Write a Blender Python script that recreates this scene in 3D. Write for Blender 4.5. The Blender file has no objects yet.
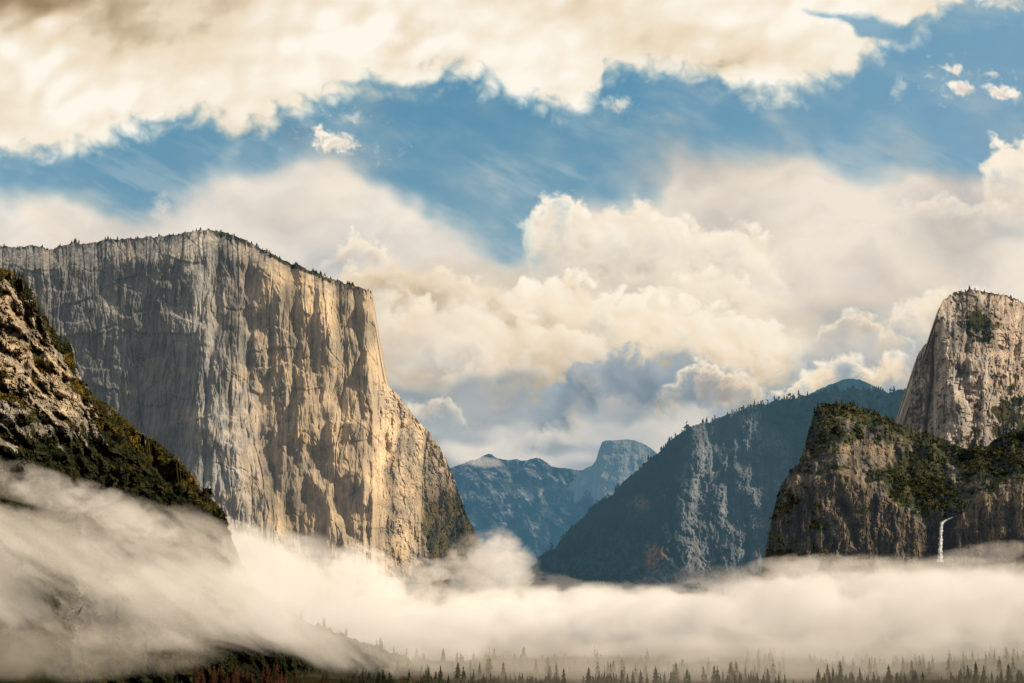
import bpy, math, random
import numpy as np
from mathutils import Vector, Matrix

scene = bpy.context.scene
COL = scene.collection
rnd = random.Random(7)

# ------------------------------------------------------------------ camera
W, H = 1024, 683
FPX = 1251.0                                   # focal length in picture widths * 1024
PITCH = math.atan(229.5 / FPX)                 # the camera looks up a little: the eye-level line is low in the frame
CP, SP = math.cos(PITCH), math.sin(PITCH)

cam_d = bpy.data.cameras.new('camera')
cam = bpy.data.objects.new('camera', cam_d)
COL.objects.link(cam)
cam.location = (0, 0, 0)
cam.rotation_euler = (math.radians(90) + PITCH, 0, 0)
cam_d.sensor_width = 36.0
cam_d.lens = 36.0 * FPX / W
cam_d.clip_start = 1.0
cam_d.clip_end = 80000.0
scene.camera = cam
scene.render.resolution_x, scene.render.resolution_y = W, H


def ray(px, py):
    """Direction(s) from the viewpoint through a point of the photograph, world axes (x right, y forward, z up)."""
    a = (np.asarray(px, float) - W / 2) / FPX
    b = (H / 2 - np.asarray(py, float)) / FPX
    return a, CP - b * SP, SP + b * CP


def P(px, py, dist):
    """World point seen at (px, py), DIST metres ahead measured along the ground."""
    x, y, z = ray(px, py)
    k = np.asarray(dist, float) / y
    return np.stack([x * k, np.asarray(dist, float) + 0 * k, z * k], -1)


def PX(p):
    """Inverse of P: picture position of world points (n,3)."""
    p = np.asarray(p, float)
    d = p[..., 1] * CP + p[..., 2] * SP
    u = -p[..., 1] * SP + p[..., 2] * CP
    return W / 2 + FPX * p[..., 0] / d, H / 2 - FPX * u / d


# ------------------------------------------------------------------ numpy noise
def _hash(ix, iy, iz, seed):
    n = (ix.astype(np.int64) * 374761393 + iy.astype(np.int64) * 668265263 + iz.astype(np.int64) * 2147483647 + seed * 974634777) & 0xFFFFFFFF
    n = ((n ^ (n >> 13)) * 1274126177) & 0xFFFFFFFF
    n = ((n ^ (n >> 16)) * 2246822519) & 0xFFFFFFFF
    return n ^ (n >> 15)


_G = np.array([[1, 1, 0], [-1, 1, 0], [1, -1, 0], [-1, -1, 0], [1, 0, 1], [-1, 0, 1], [1, 0, -1], [-1, 0, -1],
               [0, 1, 1], [0, -1, 1], [0, 1, -1], [0, -1, -1], [1, 1, 0], [-1, 1, 0], [0, -1, 1], [0, -1, -1]], float)


def perlin(x, y, z=0.0, seed=0):
    x, y, z = np.broadcast_arrays(np.asarray(x, float), np.asarray(y, float), np.asarray(z, float))
    x0, y0, z0 = np.floor(x), np.floor(y), np.floor(z)
    fx, fy, fz = x - x0, y - y0, z - z0
    u, v, w = (t * t * t * (t * (t * 6 - 15) + 10) for t in (fx, fy, fz))
    r = 0.0
    for dx in (0, 1):
        for dy in (0, 1):
            for dz in (0, 1):
                g = _G[_hash(x0 + dx, y0 + dy, z0 + dz, seed) & 15]
                d = g[..., 0] * (fx - dx) + g[..., 1] * (fy - dy) + g[..., 2] * (fz - dz)
                r = r + d * (u if dx else 1 - u) * (v if dy else 1 - v) * (w if dz else 1 - w)
    return r


def fbm(x, y, z=0.0, octaves=5, gain=0.5, lac=2.03, seed=0):
    s, a = 0.0, 1.0
    for o in range(octaves):
        s = s + a * perlin(x, y, z, seed + o * 17)
        x, y, z = np.asarray(x) * lac + 3.1, np.asarray(y) * lac + 1.7, np.asarray(z) * lac + 5.3
        a *= gain
    return s


def ridged(x, y, z=0.0, octaves=5, gain=0.5, lac=2.03, seed=0):
    s, a = 0.0, 1.0
    for o in range(octaves):
        s = s + a * (1 - 2.2 * np.abs(perlin(x, y, z, seed + o * 17)))
        x, y, z = np.asarray(x) * lac + 3.1, np.asarray(y) * lac + 1.7, np.asarray(z) * lac + 5.3
        a *= gain
    return s


def sstep(a, b, x):
    t = np.clip((np.asarray(x, float) - a) / (b - a), 0, 1)
    return t * t * (3 - 2 * t)


def interp(x, pts):
    p = np.array(pts, float)
    return np.interp(x, p[:, 0], p[:, 1])


def blob(px, py, cx, cy, rx, ry, ang=0.0):
    """Soft elliptical patch (1 at the centre, 0 outside)."""
    c, s = math.cos(math.radians(ang)), math.sin(math.radians(ang))
    dx, dy = px - cx, py - cy
    q = ((dx * c + dy * s) / rx) ** 2 + ((-dx * s + dy * c) / ry) ** 2
    return np.clip(1 - q, 0, 1) ** 2


def line_dist(px, py, pts):
    """Distance in picture units to a polyline."""
    d = np.full(np.shape(px), 1e9)
    for (x0, y0), (x1, y1) in zip(pts[:-1], pts[1:]):
        vx, vy = x1 - x0, y1 - y0
        t = np.clip(((px - x0) * vx + (py - y0) * vy) / (vx * vx + vy * vy), 0, 1)
        d = np.minimum(d, np.hypot(px - x0 - t * vx, py - y0 - t * vy))
    return d


# ------------------------------------------------------------------ objects
def tag(o, label=None, cat=None, group=None, kind=None):
    if label: o['label'] = label
    if cat: o['category'] = cat
    if group: o['group'] = group
    if kind: o['kind'] = kind
    return o


def mesh_from(name, verts, quads=None, tris=None, attrs=None, smooth=False):
    me = bpy.data.meshes.new(name)
    verts = np.asarray(verts, np.float32)
    loops, starts, n = [], [], 0
    totals = []
    for f, k in ((quads, 4), (tris, 3)):
        if f is not None and len(f):
            f = np.asarray(f, np.int32)
            loops.append(f.reshape(-1)); starts.append(n + np.arange(len(f)) * k); totals.append(np.full(len(f), k)); n += f.size
    loops = np.concatenate(loops); starts = np.concatenate(starts)
    me.vertices.add(len(verts)); me.vertices.foreach_set('co', verts.reshape(-1))
    me.loops.add(len(loops)); me.loops.foreach_set('vertex_index', loops)
    me.polygons.add(len(starts)); me.polygons.foreach_set('loop_start', starts.astype(np.int32))
    for k, v in (attrs or {}).items():
        a = me.attributes.new(k, 'FLOAT', 'POINT')
        a.data.foreach_set('value', np.asarray(v, np.float32).reshape(-1))
    me.update(calc_edges=True)
    me.validate()
    me.polygons.foreach_set('use_smooth', np.full(len(me.polygons), smooth))
    return me


def link(name, me, mat=None, parent=None):
    o = bpy.data.objects.new(name, me)
    COL.objects.link(o)
    if mat is not None:
        o.data.materials.clear(); o.data.materials.append(mat)
    if parent is not None: o.parent = parent
    return o


def grid_quads(nr, nc, off=0):
    i = np.arange(nr - 1)[:, None] * nc + np.arange(nc - 1)[None, :] + off
    return np.stack([i, i + nc, i + nc + 1, i + 1], -1).reshape(-1, 4)


# ------------------------------------------------------------------ a small expression layer over shader nodes
class NT:
    def __init__(self, tree):
        self.t = tree; self.x = 0

    def node(self, kind, **kw):
        n = self.t.nodes.new(kind)
        self.x += 1; n.location = (self.x % 40 * 180, -(self.x // 40) * 220)
        for k, v in kw.items(): setattr(n, k, v)
        return n

    def put(self, sock, v):
        if isinstance(v, E): self.t.links.new(v.s, sock)
        elif v is not None: sock.default_value = v

    def math(self, op, a, b=None, c=None, clamp=False):
        n = self.node('ShaderNodeMath', operation=op, use_clamp=clamp)
        for i, v in enumerate((a, b, c)):
            if v is not None: self.put(n.inputs[i], v)
        return E(self, n.outputs[0])

    def vec(self, x, y=0.0, z=0.0):
        n = self.node('ShaderNodeCombineXYZ')
        for i, v in enumerate((x, y, z)): self.put(n.inputs[i], v)
        return E(self, n.outputs[0])

    def vmath(self, op, a, b=None, out=0):
        n = self.node('ShaderNodeVectorMath', operation=op)
        self.put(n.inputs[0], a)
        if b is not None: self.put(n.inputs[1] if op != 'SCALE' else n.inputs[3], b)
        return E(self, n.outputs[out])

    def sep(self, v):
        n = self.node('ShaderNodeSeparateXYZ'); self.put(n.inputs[0], v)
        return [E(self, o) for o in n.outputs]

    def noise(self, v, scale=1.0, detail=4.0, rough=0.5, lac=2.0, dims='3D', dist=0.0, out=0, w=0.0):
        n = self.node('ShaderNodeTexNoise', noise_dimensions=dims)
        self.put(n.inputs['Vector'], v)
        for k, val in (('Scale', scale), ('Detail', detail), ('Roughness', rough), ('Lacunarity', lac), ('Distortion', dist)): self.put(n.inputs[k], val)
        return E(self, n.outputs[out])

    def voronoi(self, v, scale=1.0, detail=0.0, rough=0.5, feature='SMOOTH_F1', dims='2D', smooth=0.6, out=0):
        n = self.node('ShaderNodeTexVoronoi', voronoi_dimensions=dims, feature=feature)
        self.put(n.inputs['Vector'], v)
        n.inputs['Scale'].default_value = scale
        n.inputs['Detail'].default_value = detail
        n.inputs['Roughness'].default_value = rough
        if feature == 'SMOOTH_F1': n.inputs['Smoothness'].default_value = smooth
        return E(self, n.outputs[out])

    def ss(self, v, a, b, lo=0.0, hi=1.0, interp='SMOOTHSTEP'):
        n = self.node('ShaderNodeMapRange', interpolation_type=interp, clamp=True) if interp == 'LINEAR' else self.node('ShaderNodeMapRange', interpolation_type=interp)
        for k, val in zip(('Value', 'From Min', 'From Max', 'To Min', 'To Max'), (v, a, b, lo, hi)): self.put(n.inputs[k], val)
        return E(self, n.outputs[0])

    def mix(self, f, a, b):
        n = self.node('ShaderNodeMix', data_type='RGBA', clamp_factor=True)
        self.put(n.inputs[0], f)
        for s, v in ((n.inputs[6], a), (n.inputs[7], b)):
            if isinstance(v, tuple) and len(v) == 3: v = v + (1.0,)
            self.put(s, v)
        return E(self, n.outputs[2])

    def attr(self, name, kind='GEOMETRY'):
        n = self.node('ShaderNodeAttribute', attribute_name=name, attribute_type=kind)
        return E(self, n.outputs['Fac'])


class E:
    def __init__(self, nt, s): self.n, self.s = nt, s
    def __add__(self, o): return self.n.math('ADD', self, o)
    __radd__ = __add__
    def __sub__(self, o): return self.n.math('SUBTRACT', self, o)
    def __rsub__(self, o): return self.n.math('SUBTRACT', o, self)
    def __mul__(self, o): return self.n.math('MULTIPLY', self, o)
    __rmul__ = __mul__
    def __truediv__(self, o): return self.n.math('DIVIDE', self, o)
    def __neg__(self): return self.n.math('MULTIPLY', self, -1.0)
    def __pow__(self, o): return self.n.math('POWER', self, o)
    def max(self, o): return self.n.math('MAXIMUM', self, o)
    def min(self, o): return self.n.math('MINIMUM', self, o)
    def clamp(self): return self.n.math('ADD', self, 0.0, clamp=True)


def new_mat(name):
    m = bpy.data.materials.new(name); m.use_nodes = True
    m.node_tree.nodes.clear()
    nt = NT(m.node_tree)
    out = nt.node('ShaderNodeOutputMaterial')
    return m, nt, out


# sun: low late-afternoon sun behind the viewer and to the right
SUN_EL, SUN_AZ = math.radians(24.0), math.radians(180.0 - 52.0)     # azimuth clockwise from straight ahead
SUN_DIR = Vector((math.sin(SUN_AZ) * math.cos(SUN_EL), math.cos(SUN_AZ) * math.cos(SUN_EL), math.sin(SUN_EL)))
# ------------------------------------------------------------------ the clouded sky: colours of a far sky dome, worked out as layered cloud
_PERM = np.random.RandomState(5).permutation(1024).astype(np.int32)
_GX = np.cos(np.arange(1024) * (2 * math.pi / 1024) * 7.0).astype(np.float32)
_GY = np.sin(np.arange(1024) * (2 * math.pi / 1024) * 7.0).astype(np.float32)


def perlin2(x, y, seed=0):
    x, y = np.asarray(x, np.float32), np.asarray(y, np.float32)
    x0, y0 = np.floor(x), np.floor(y)
    fx, fy = x - x0, y - y0
    ix, iy = x0.astype(np.int32), y0.astype(np.int32)
    u, v = fx * fx * fx * (fx * (fx * 6 - 15) + 10), fy * fy * fy * (fy * (fy * 6 - 15) + 10)
    px0, px1 = _PERM[(ix + seed * 57) & 1023], _PERM[(ix + 1 + seed * 57) & 1023]
    def g(p, j, ddx, ddy):
        a = _PERM[(p + j) & 1023]
        return _GX[a] * ddx + _GY[a] * ddy
    a = g(px0, iy, fx, fy); a = a + u * (g(px1, iy, fx - 1, fy) - a)
    b = g(px0, iy + 1, fx, fy - 1); b = b + u * (g(px1, iy + 1, fx - 1, fy - 1) - b)
    return (a + v * (b - a)) * 1.4


def fbm2(x, y, octaves=5, gain=0.5, seed=0, lac=2.03):
    s, a = 0.0, 1.0
    for o in range(octaves):
        s = s + a * perlin2(x, y, seed + o * 31)
        x, y = x * (0.8 * lac) - y * (0.6 * lac) + 3.3, x * (0.6 * lac) + y * (0.8 * lac) + 1.9
        a *= gain
    return s


def billow2(x, y, octaves=5, gain=0.5, seed=0, lac=2.07):
    s, a = 0.0, 1.0
    for o in range(octaves):
        s = s + a * (np.abs(perlin2(x, y, seed + o * 31)) * 2 - 0.62)
        x, y = x * (0.8 * lac) - y * (0.6 * lac) + 3.3, x * (0.6 * lac) + y * (0.8 * lac) + 1.9
        a *= gain
    return s


def blur(a, r):
    r = int(max(1, r))
    for ax in (0, 1):
        for _ in range(2):
            p = np.concatenate([np.repeat(np.take(a, [0], ax), r + 1, ax), a, np.repeat(np.take(a, [-1], ax), r, ax)], ax)
            c = np.cumsum(p, ax)
            n = a.shape[ax]
            a = (np.take(c, np.arange(2 * r + 1, 2 * r + 1 + n), ax) - np.take(c, np.arange(0, n), ax)) / (2 * r + 1)
    return a


def lay(base, alpha, col):
    return base + (col - base) * alpha[..., None]


def ramp(t, c0, c1):
    return np.array(c0, float) + (np.array(c1, float) - np.array(c0, float)) * np.clip(t, 0, 1)[..., None]


def paint_sky(U, V, step):
    """sRGB-like colours (0..255) of the sky over a grid of directions, given as positions in the photograph."""
    warp = lambda s, sc, amp: (U + amp * fbm2(U / sc, V / sc, 4, 0.55, s), V + amp * fbm2(U / sc + 9, V / sc + 5, 4, 0.55, s + 5))
    # clear sky
    t = sstep(0, 470, V)
    col = ramp(t, (86, 141, 173), (152, 178, 188))
    col = lay(col, sstep(480, 1060, U) * 0.60, np.array((138, 173, 197.0)))
    col = lay(col, sstep(220, -60, U) * 0.25, np.array((90, 150, 188.0)))
    fine = fbm2(U / 60, V / 34, 6, 0.55, 3)
    big = fbm2(U / 190, V / 120, 4, 0.5, 8)
    streak = fbm2((U * 0.9 + V * 0.45) / 120, (V * 0.9 - U * 0.45) / 26, 6, 0.55, 14)
    col = lay(col, np.clip(streak * 0.5 + big * 0.4 - 0.12, 0, 0.3) * sstep(90, 200, V), np.array((214, 214, 210.0)))

    # soft veils: (patch list, tint, strength)
    def veil(lst, c0, c1, dens, s, lo=0.0, hi=1.0, amp=0.42, warp_amp=26, sx=150, sy=80):
        u, v = warp(s, 150, warp_amp)
        m = np.zeros_like(U)
        for (x, y, rx, ry, a, k) in lst: m = m + k * blob(u, v, x, y, rx, ry, a)
        n = fbm2((U * 0.96 + V * 0.28) / sx, (V * 0.96 - U * 0.28) / sy, 6, 0.5, s + 3)
        f = m + n * amp
        return lay(col, sstep(lo, hi, f) * dens, ramp(0.55 + fbm2(u / 130, v / 80, 5, 0.48, s + 7) * 0.8, c0, c1))

    col = veil([(60, 236, 240, 66, 6, 1.2), (330, 232, 210, 92, 16, 1.3), (420, 300, 130, 110, 40, 1.0), (100, 280, 300, 60, 0, 1.0), (250, 205, 170, 50, -6, 0.5)],
               (212, 204, 196), (250, 237, 220), 0.95, 41)
    col = veil([(850, 255, 300, 130, 6, 1.3), (1010, 240, 170, 120, -20, 0.9), (705, 195, 110, 84, 34, 0.9), (620, 290, 200, 90, 0, 1.0), (890, 345, 260, 90, 0, 1.0), (760, 160, 100, 40, 30, 0.3), (605, 236, 110, 56, 0, 1.5)],
               (204, 193, 182), (244, 231, 214), 0.96, 52)
    col = veil([(560, 340, 320, 110, 6, 1.6), (440, 345, 160, 120, 0, 1.2), (740, 340, 240, 90, 0, 1.0)], (206, 192, 174), (248, 232, 208), 0.96, 63)
    # blue-grey layer low over the far peaks
    col = veil([(520, 430, 330, 72, 0, 1.6), (610, 392, 180, 52, 0, 1.1), (800, 404, 240, 70, 0, 1.1), (900, 352, 110, 50, 0, 1.0), (1010, 246, 90, 26, -10, 0.35), (420, 425, 110, 70, 0, 1.0), (560, 480, 500, 60, 0, 1.2)],
               (122, 141, 154), (160, 168, 173), 0.93, 74)
    col = veil([(590, 430, 190, 24, -3, 1.2), (660, 428, 110, 22, -6, 1.0), (470, 450, 90, 16, 0, 0.9), (690, 402, 100, 20, -10, 0.8), (540, 462, 120, 16, 0, 0.8), (440, 372, 60, 14, 0, 0.5)],
               (188, 188, 184), (232, 223, 209), 0.9, 85, warp_amp=20, sx=90, sy=40)

    # heaped cloud: a crisp puffy upper edge along a line, fading away below it
    def shelf(pts, fade, lit, mid, dark, s, dens=1.0, puff=9.0, sc=26.0, edge=5.0, lump=1.0, under=0.35, taper=26.0):
        xs = np.array(pts, float)
        x0, x1 = xs[0, 0], xs[-1, 0]
        cs = np.nonzero((U[0] > x0 - 60) & (U[0] < x1 + 60))[0]
        rs = np.nonzero((V[:, 0] > xs[:, 1].min() - 50) & (V[:, 0] < xs[:, 1].max() + fade * 1.5 + 50))[0]
        if not len(cs) or not len(rs): return col
        w = (slice(rs[0], rs[-1] + 1), slice(cs[0], cs[-1] + 1))
        uu, vv = U[w], V[w]
        u = uu + 7 * fbm2(uu / 40, vv / 40, 4, 0.55, s)
        v = vv + 7 * fbm2(uu / 40 + 9, vv / 40 + 5, 4, 0.55, s + 5)
        top = np.interp(u, xs[:, 0], xs[:, 1])
        out = np.maximum(np.maximum(x0 - u, u - x1), 0)
        bl = billow2(u / sc, v / (sc * 0.8), 5, 0.48, s + 2)
        fb = fbm2(u / sc / 1.6, v / sc / 1.6, 6, 0.52, s + 4)
        d = v - top - out * 1.6 + puff * (bl * 1.1 + fb * 0.8)          # depth below the upper edge
        ends = sstep(-taper, taper * 0.6, np.minimum(u - x0, x1 - u) + fb * 14)
        a = sstep(-2, edge + 5, d + 2.5 * fbm2(uu / 7, vv / 7, 3, 0.6, s + 9)) * (1 - sstep(fade * 0.2, fade, d + fb * fade * 0.4)) * ends
        hgt = blur(bl * lump + fb * 0.6, 1.2 / step)
        far = blur(hgt, 5 / step)
        sh = lambda q, n: q - np.roll(np.roll(q, int(n / step), 0), -int(n / step), 1)
        t = 0.88 - under * 1.85 * sstep(0, fade * 0.75, d) + sh(hgt, 2) * 0.15 + sh(far, 6) * 0.30 + (hgt - blur(hgt, 12 / step)) * 0.16 + fb * 0.15  # cloud light and shade painted in: bright upper edge, darker underside
        c = np.where((t > 0.5)[..., None], ramp((t - 0.5) * 2, mid, lit), ramp(t * 2, dark, mid))
        r = col.copy()
        r[w] = lay(col[w], a * dens, c)
        return r

    L, M, D = (255, 244, 224), (236, 218, 192), (178, 162, 142)
    col = shelf([(530, 204), (548, 195), (566, 190), (582, 194), (596, 207), (612, 203), (632, 198), (650, 199), (664, 210), (700, 216), (740, 221), (766, 231), (776, 246)], 100, L, (238, 224, 204), (200, 188, 172), 101, puff=6, sc=24, under=0.24, taper=12)
    col = shelf([(335, 240), (352, 227), (374, 234), (392, 250)], 34, L, (240, 224, 202), (206, 190, 170), 108, puff=6, sc=18)
    col = shelf([(640, 292), (664, 280), (690, 266), (722, 262), (742, 275), (760, 290)], 70, L, (242, 226, 202), (204, 186, 164), 115, puff=9, sc=24, dens=0.9)
    col = shelf([(340, 268), (372, 258), (400, 254), (436, 262), (470, 276), (500, 284), (530, 300)], 62, (252, 236, 210), (222, 200, 168), (184, 164, 136), 122, puff=9, sc=30, under=0.55, dens=0.95)
    col = shelf([(505, 285), (528, 272), (548, 265), (572, 272), (592, 286), (622, 284), (664, 295), (700, 302), (750, 310), (792, 324)], 110, L, (242, 224, 196), (204, 184, 156), 129, puff=11, sc=30, under=0.36)
    col = shelf([(380, 305), (430, 300), (480, 308), (540, 318), (600, 330)], 90, (254, 240, 216), (236, 216, 188), (196, 178, 154), 136, puff=10, sc=34, under=0.4, dens=0.85, taper=40)
    col = shelf([(425, 335), (450, 326), (470, 332), (484, 346)], 46, (244, 230, 208), (200, 192, 182), (160, 162, 162), 141, puff=8, sc=22, under=0.5, dens=0.75)
    col = shelf([(404, 402), (418, 394), (446, 394), (460, 402)], 30, (246, 232, 208), (222, 210, 192), (180, 176, 170), 147, puff=4, sc=16, dens=0.9, taper=12)
    col = shelf([(530, 392), (556, 376), (584, 362), (612, 352), (646, 350), (668, 356), (690, 353), (706, 366), (716, 386)], 64, (160, 172, 180), (134, 150, 162), (112, 132, 146), 153, puff=9, sc=28, under=0.3, edge=8)
    col = shelf([(676, 372), (692, 360), (706, 356), (722, 366), (742, 370), (764, 382)], 44, L, (226, 208, 184), (160, 158, 154), 160, puff=8, sc=20, under=0.5, taper=14)
    col = shelf([(772, 392), (800, 376), (826, 356), (846, 349), (866, 356), (886, 354), (908, 352)], 44, L, (240, 220, 190), (196, 180, 158), 167, puff=7, sc=22, under=0.36, taper=16)
    col = shelf([(830, 320), (846, 308), (866, 310), (884, 322), (900, 326)], 30, L, (238, 220, 194), (186, 174, 158), 174, puff=6, sc=18, under=0.45, taper=12)
    col = shelf([(892, 304), (920, 292), (940, 286), (962, 284), (990, 288)], 46, L, (242, 224, 198), (196, 182, 164), 181, puff=7, sc=22, taper=22)
    col = shelf([(900, 200), (926, 190), (950, 192), (985, 200), (1024, 190)], 40, (252, 240, 222), (236, 222, 204), (204, 194, 184), 186, puff=6, sc=26, dens=0.7)
    col = shelf([(982, 150), (992, 136), (1010, 131), (1040, 128), (1100, 130)], 90, L, (246, 232, 212), (212, 198, 180), 188, puff=8, sc=26, taper=10, under=0.25)

    # thin glowing haze over the heaped cloud
    g = fbm2(U / 90, V / 60, 5, 0.5, 401)
    hz = 0.16 * blob(U, V, 600, 350, 330, 90) + 0.40 * blob(U, V, 860, 300, 240, 110) + 0.30 * blob(U, V, 700, 235, 160, 60) + 0.45 * blob(U, V, 420, 320, 130, 80)
    col = lay(col, np.clip(hz * (0.75 + 1.0 * g), 0, 0.7), ramp(0.5 + g, (226, 214, 198), (246, 233, 212)))
    low = 0.6 * blob(U, V, 560, 440, 280, 50)
    col = lay(col, np.clip(low * (0.55 + 1.2 * fbm2(U / 70, V / 26, 5, 0.5, 411)), 0, 0.6), np.array((196, 198, 196.0)))

    # the broad bright bank across the top, ragged along its lower edge
    u, v = warp(205, 60, 6)
    low = np.interp(u, [-200, 0, 40, 66, 100, 114, 150, 200, 236, 262, 300, 350, 400, 440, 480, 512, 545, 580, 598, 604, 640, 700, 735, 770, 792, 830, 852, 862, 900, 930, 946, 962, 985, 1200],
                    [150, 158, 160, 164, 156, 140, 132, 126, 140, 134, 116, 102, 92, 84, 84, 96, 116, 118, 104, 80, 78, 84, 90, 104, 104, 88, 82, 58, 42, 30, 16, -2, -16, -40])
    bl = billow2(u / 36, v / 30, 5, 0.46, 211)
    fb = fbm2(u / 70, v / 50, 6, 0.48, 219)
    d = low - v + 13 * bl + 5 * fb + 5
    a = sstep(-8, 24, d + 2.2 * fbm2(u / 9, v / 9, 3, 0.5, 233))
    notch = line_dist(u, v, [(800, 12), (835, 20), (870, 26), (905, 36)]) + fb * 9
    a = a * (1 - 0.8 * sstep(9, 2, notch) * sstep(780, 830, U))
    hgt = bl * 0.5 + fb * 0.75
    hgt = blur(hgt, 1.2 / step)
    far = blur(hgt, 6 / step)
    sh = lambda q, n: q - np.roll(np.roll(q, -int(n / step), 0), -int(n / step), 1)
    bigs = fbm2(u / 150, v / 80, 5, 0.5, 227)
    t = 0.86 + sh(hgt, 2) * 0.14 + sh(far, 7) * (0.20 + 0.5 * np.clip(bigs, 0, 1)) + (far - blur(hgt, 20 / step)) * (0.14 + 0.4 * np.clip(bigs, 0, 1)) + bigs * 0.22 - 0.08 * sstep(30, 0, d)  # relief light and shade of the bank painted into its colour
    wv = V + 22 * fb
    t = t - 0.72 * sstep(120, -40, V + 14 * bigs) * sstep(340, 0, U + 30 * bigs) - 0.20 * sstep(40, -20, V) * sstep(520, 300, U) - 0.34 * blob(u, wv, 560, -10, 130, 42) - 0.30 * blob(u, wv, 700, 44, 120, 40)  # shaded top and left corner of the bank painted darker
    t = t - 0.36 * blob(u, v, 410, 40, 70, 26, -25) * (0.5 + 1.6 * np.clip(fb + 0.2, 0, 1))
    c = np.where((t > 0.5)[..., None], ramp((t - 0.5) * 2, (234, 216, 188), (255, 248, 234)), ramp(t * 2, (154, 132, 102), (234, 216, 188)))
    col = lay(col, a, c)
    # stray puffs
    for i, (x, y, rx, ry, k) in enumerate([(318, 130, 8, 6, 1), (335, 142, 26, 12, 1), (962, 88, 15, 8, 1), (952, 69, 13, 6, 1), (1004, 92, 22, 8, 1), (992, 75, 8, 4, 0.6), (161, 208, 11, 14, 0.5), (900, 88, 9, 15, 0.4),
                                           (618, 104, 22, 9, 0.7), (352, 118, 16, 6, 0.5), (1000, 0, 40, 10, 0.7)]):
        uu, vv = warp(300 + i, 16, 4)
        n = billow2(uu / 12, vv / 10, 4, 0.5, 320 + i)
        f = blob(uu, vv, x, y, rx * 1.3, ry * 1.4, 8) + 0.26 * n
        c = ramp(0.7 - (V - y) / (ry * 3) + n * 0.5, (214, 202, 190), (255, 246, 230))
        col = lay(col, sstep(0.02, 0.75 if k > 0.8 else 1.0, f) * k * (blob(U, V, x, y, rx * 3, ry * 3) > 0), c)
    return np.clip(col, 0, 255)
# ------------------------------------------------------------------ sun, world and sky dome
sl = bpy.data.lights.new('sun', 'SUN')
sun = bpy.data.objects.new('sun', sl); COL.objects.link(sun)
sl.energy, sl.angle, sl.color = 5.0, math.radians(0.5), (1.0, 0.84, 0.64)
sun.rotation_euler = (-SUN_DIR).to_track_quat('-Z', 'Y').to_euler()
sun.location = SUN_DIR * 6000

world = bpy.data.worlds.new('World'); scene.world = world
world.use_nodes = True
world.node_tree.nodes.clear()
w = NT(world.node_tree)
wout = w.node('ShaderNodeOutputWorld')
bg = w.node('ShaderNodeBackground')
w.t.links.new(bg.outputs[0], wout.inputs[0])
bg.inputs['Strength'].default_value = 0.08
sky_tex = w.node('ShaderNodeTexSky', sky_type='NISHITA')
sky_tex.sun_disc = False
sky_tex.sun_elevation, sky_tex.sun_rotation = SUN_EL, SUN_AZ
sky_tex.altitude, sky_tex.air_density, sky_tex.dust_density, sky_tex.ozone_density = 1300.0, 1.0, 0.8, 2.0
# broken cream cloud added over the unseen sky to warm the ambient light
wtc = w.node('ShaderNodeTexCoord')
wn = w.noise(E(w, wtc.outputs['Generated']), 3.0, detail=5.0, rough=0.55)
w.put(bg.inputs['Color'], w.mix(w.ss(wn, 0.40, 0.58, 0.15, 0.9), E(w, sky_tex.outputs[0]), (9.0, 7.6, 5.9, 1.0)))


def to_lin(c):
    c = np.asarray(c, float) / 255.0
    return np.where(c > 0.04045, ((c + 0.055) / 1.055) ** 2.4, c / 12.92)


def build_sky():
    R = 62000.0
    V0, Q0, C0 = [], [], []
    off = 0
    core = (-60.0, 1084.0, -60.0, 600.0)
    for step, (u0, u1, v0, v1) in ((1.0, core), (8.0, (-940.0, 1964.0, -700.0, 604.0))):
        us, vs = np.arange(u0, u1 + step * 0.5, step), np.arange(v0, v1 + step * 0.5, step)
        U, V = np.meshgrid(us, vs)
        col = to_lin(paint_sky(U, V, step))
        x, y, z = ray(U, V)
        n = np.sqrt(x * x + y * y + z * z)
        r = R if step == 1.0 else R * 1.02
        V0.append(np.stack([x / n * r, y / n * r, z / n * r], -1).reshape(-1, 3)); C0.append(col.reshape(-1, 3))
        q = grid_quads(len(vs), len(us))
        if step > 1.0:
            keep = np.ones((len(vs) - 1, len(us) - 1), bool)
            uc, vc = us[:-1] + step / 2, vs[:-1] + step / 2
            keep[np.ix_((vc > core[2] + 12) & (vc < core[3] - 12), (uc > core[0] + 12) & (uc < core[1] - 12))] = False
            q = q[keep.reshape(-1)]
        Q0.append(q + off); off += len(us) * len(vs)
    me = mesh_from('sky', np.concatenate(V0), Q0 and np.concatenate(Q0), smooth=True)
    ca = me.color_attributes.new('cloud_colour', 'FLOAT_COLOR', 'POINT')
    cc = np.concatenate(C0).astype(np.float32)
    ca.data.foreach_set('color', np.concatenate([cc, np.ones((len(cc), 1), np.float32)], 1).reshape(-1))
    m, nt, out = new_mat('sky')
    a = nt.node('ShaderNodeAttribute', attribute_name='cloud_colour')
    e = nt.node('ShaderNodeEmission')
    nt.t.links.new(a.outputs['Color'], e.inputs['Color'])
    nt.t.links.new(e.outputs[0], out.inputs['Surface'])
    m.cycles.emission_sampling = 'NONE'
    o = link('sky', me, m)
    tag(o, 'blue sky with a broad cream cloud bank above heaped grey and white clouds', 'sky', kind='structure')


build_sky()
scene.view_settings.view_transform = 'Standard'
scene.view_settings.look = 'None'
scene.view_settings.exposure = 0.0
scene.view_settings.gamma = 1.0
scene.cycles.use_denoising = True
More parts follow.
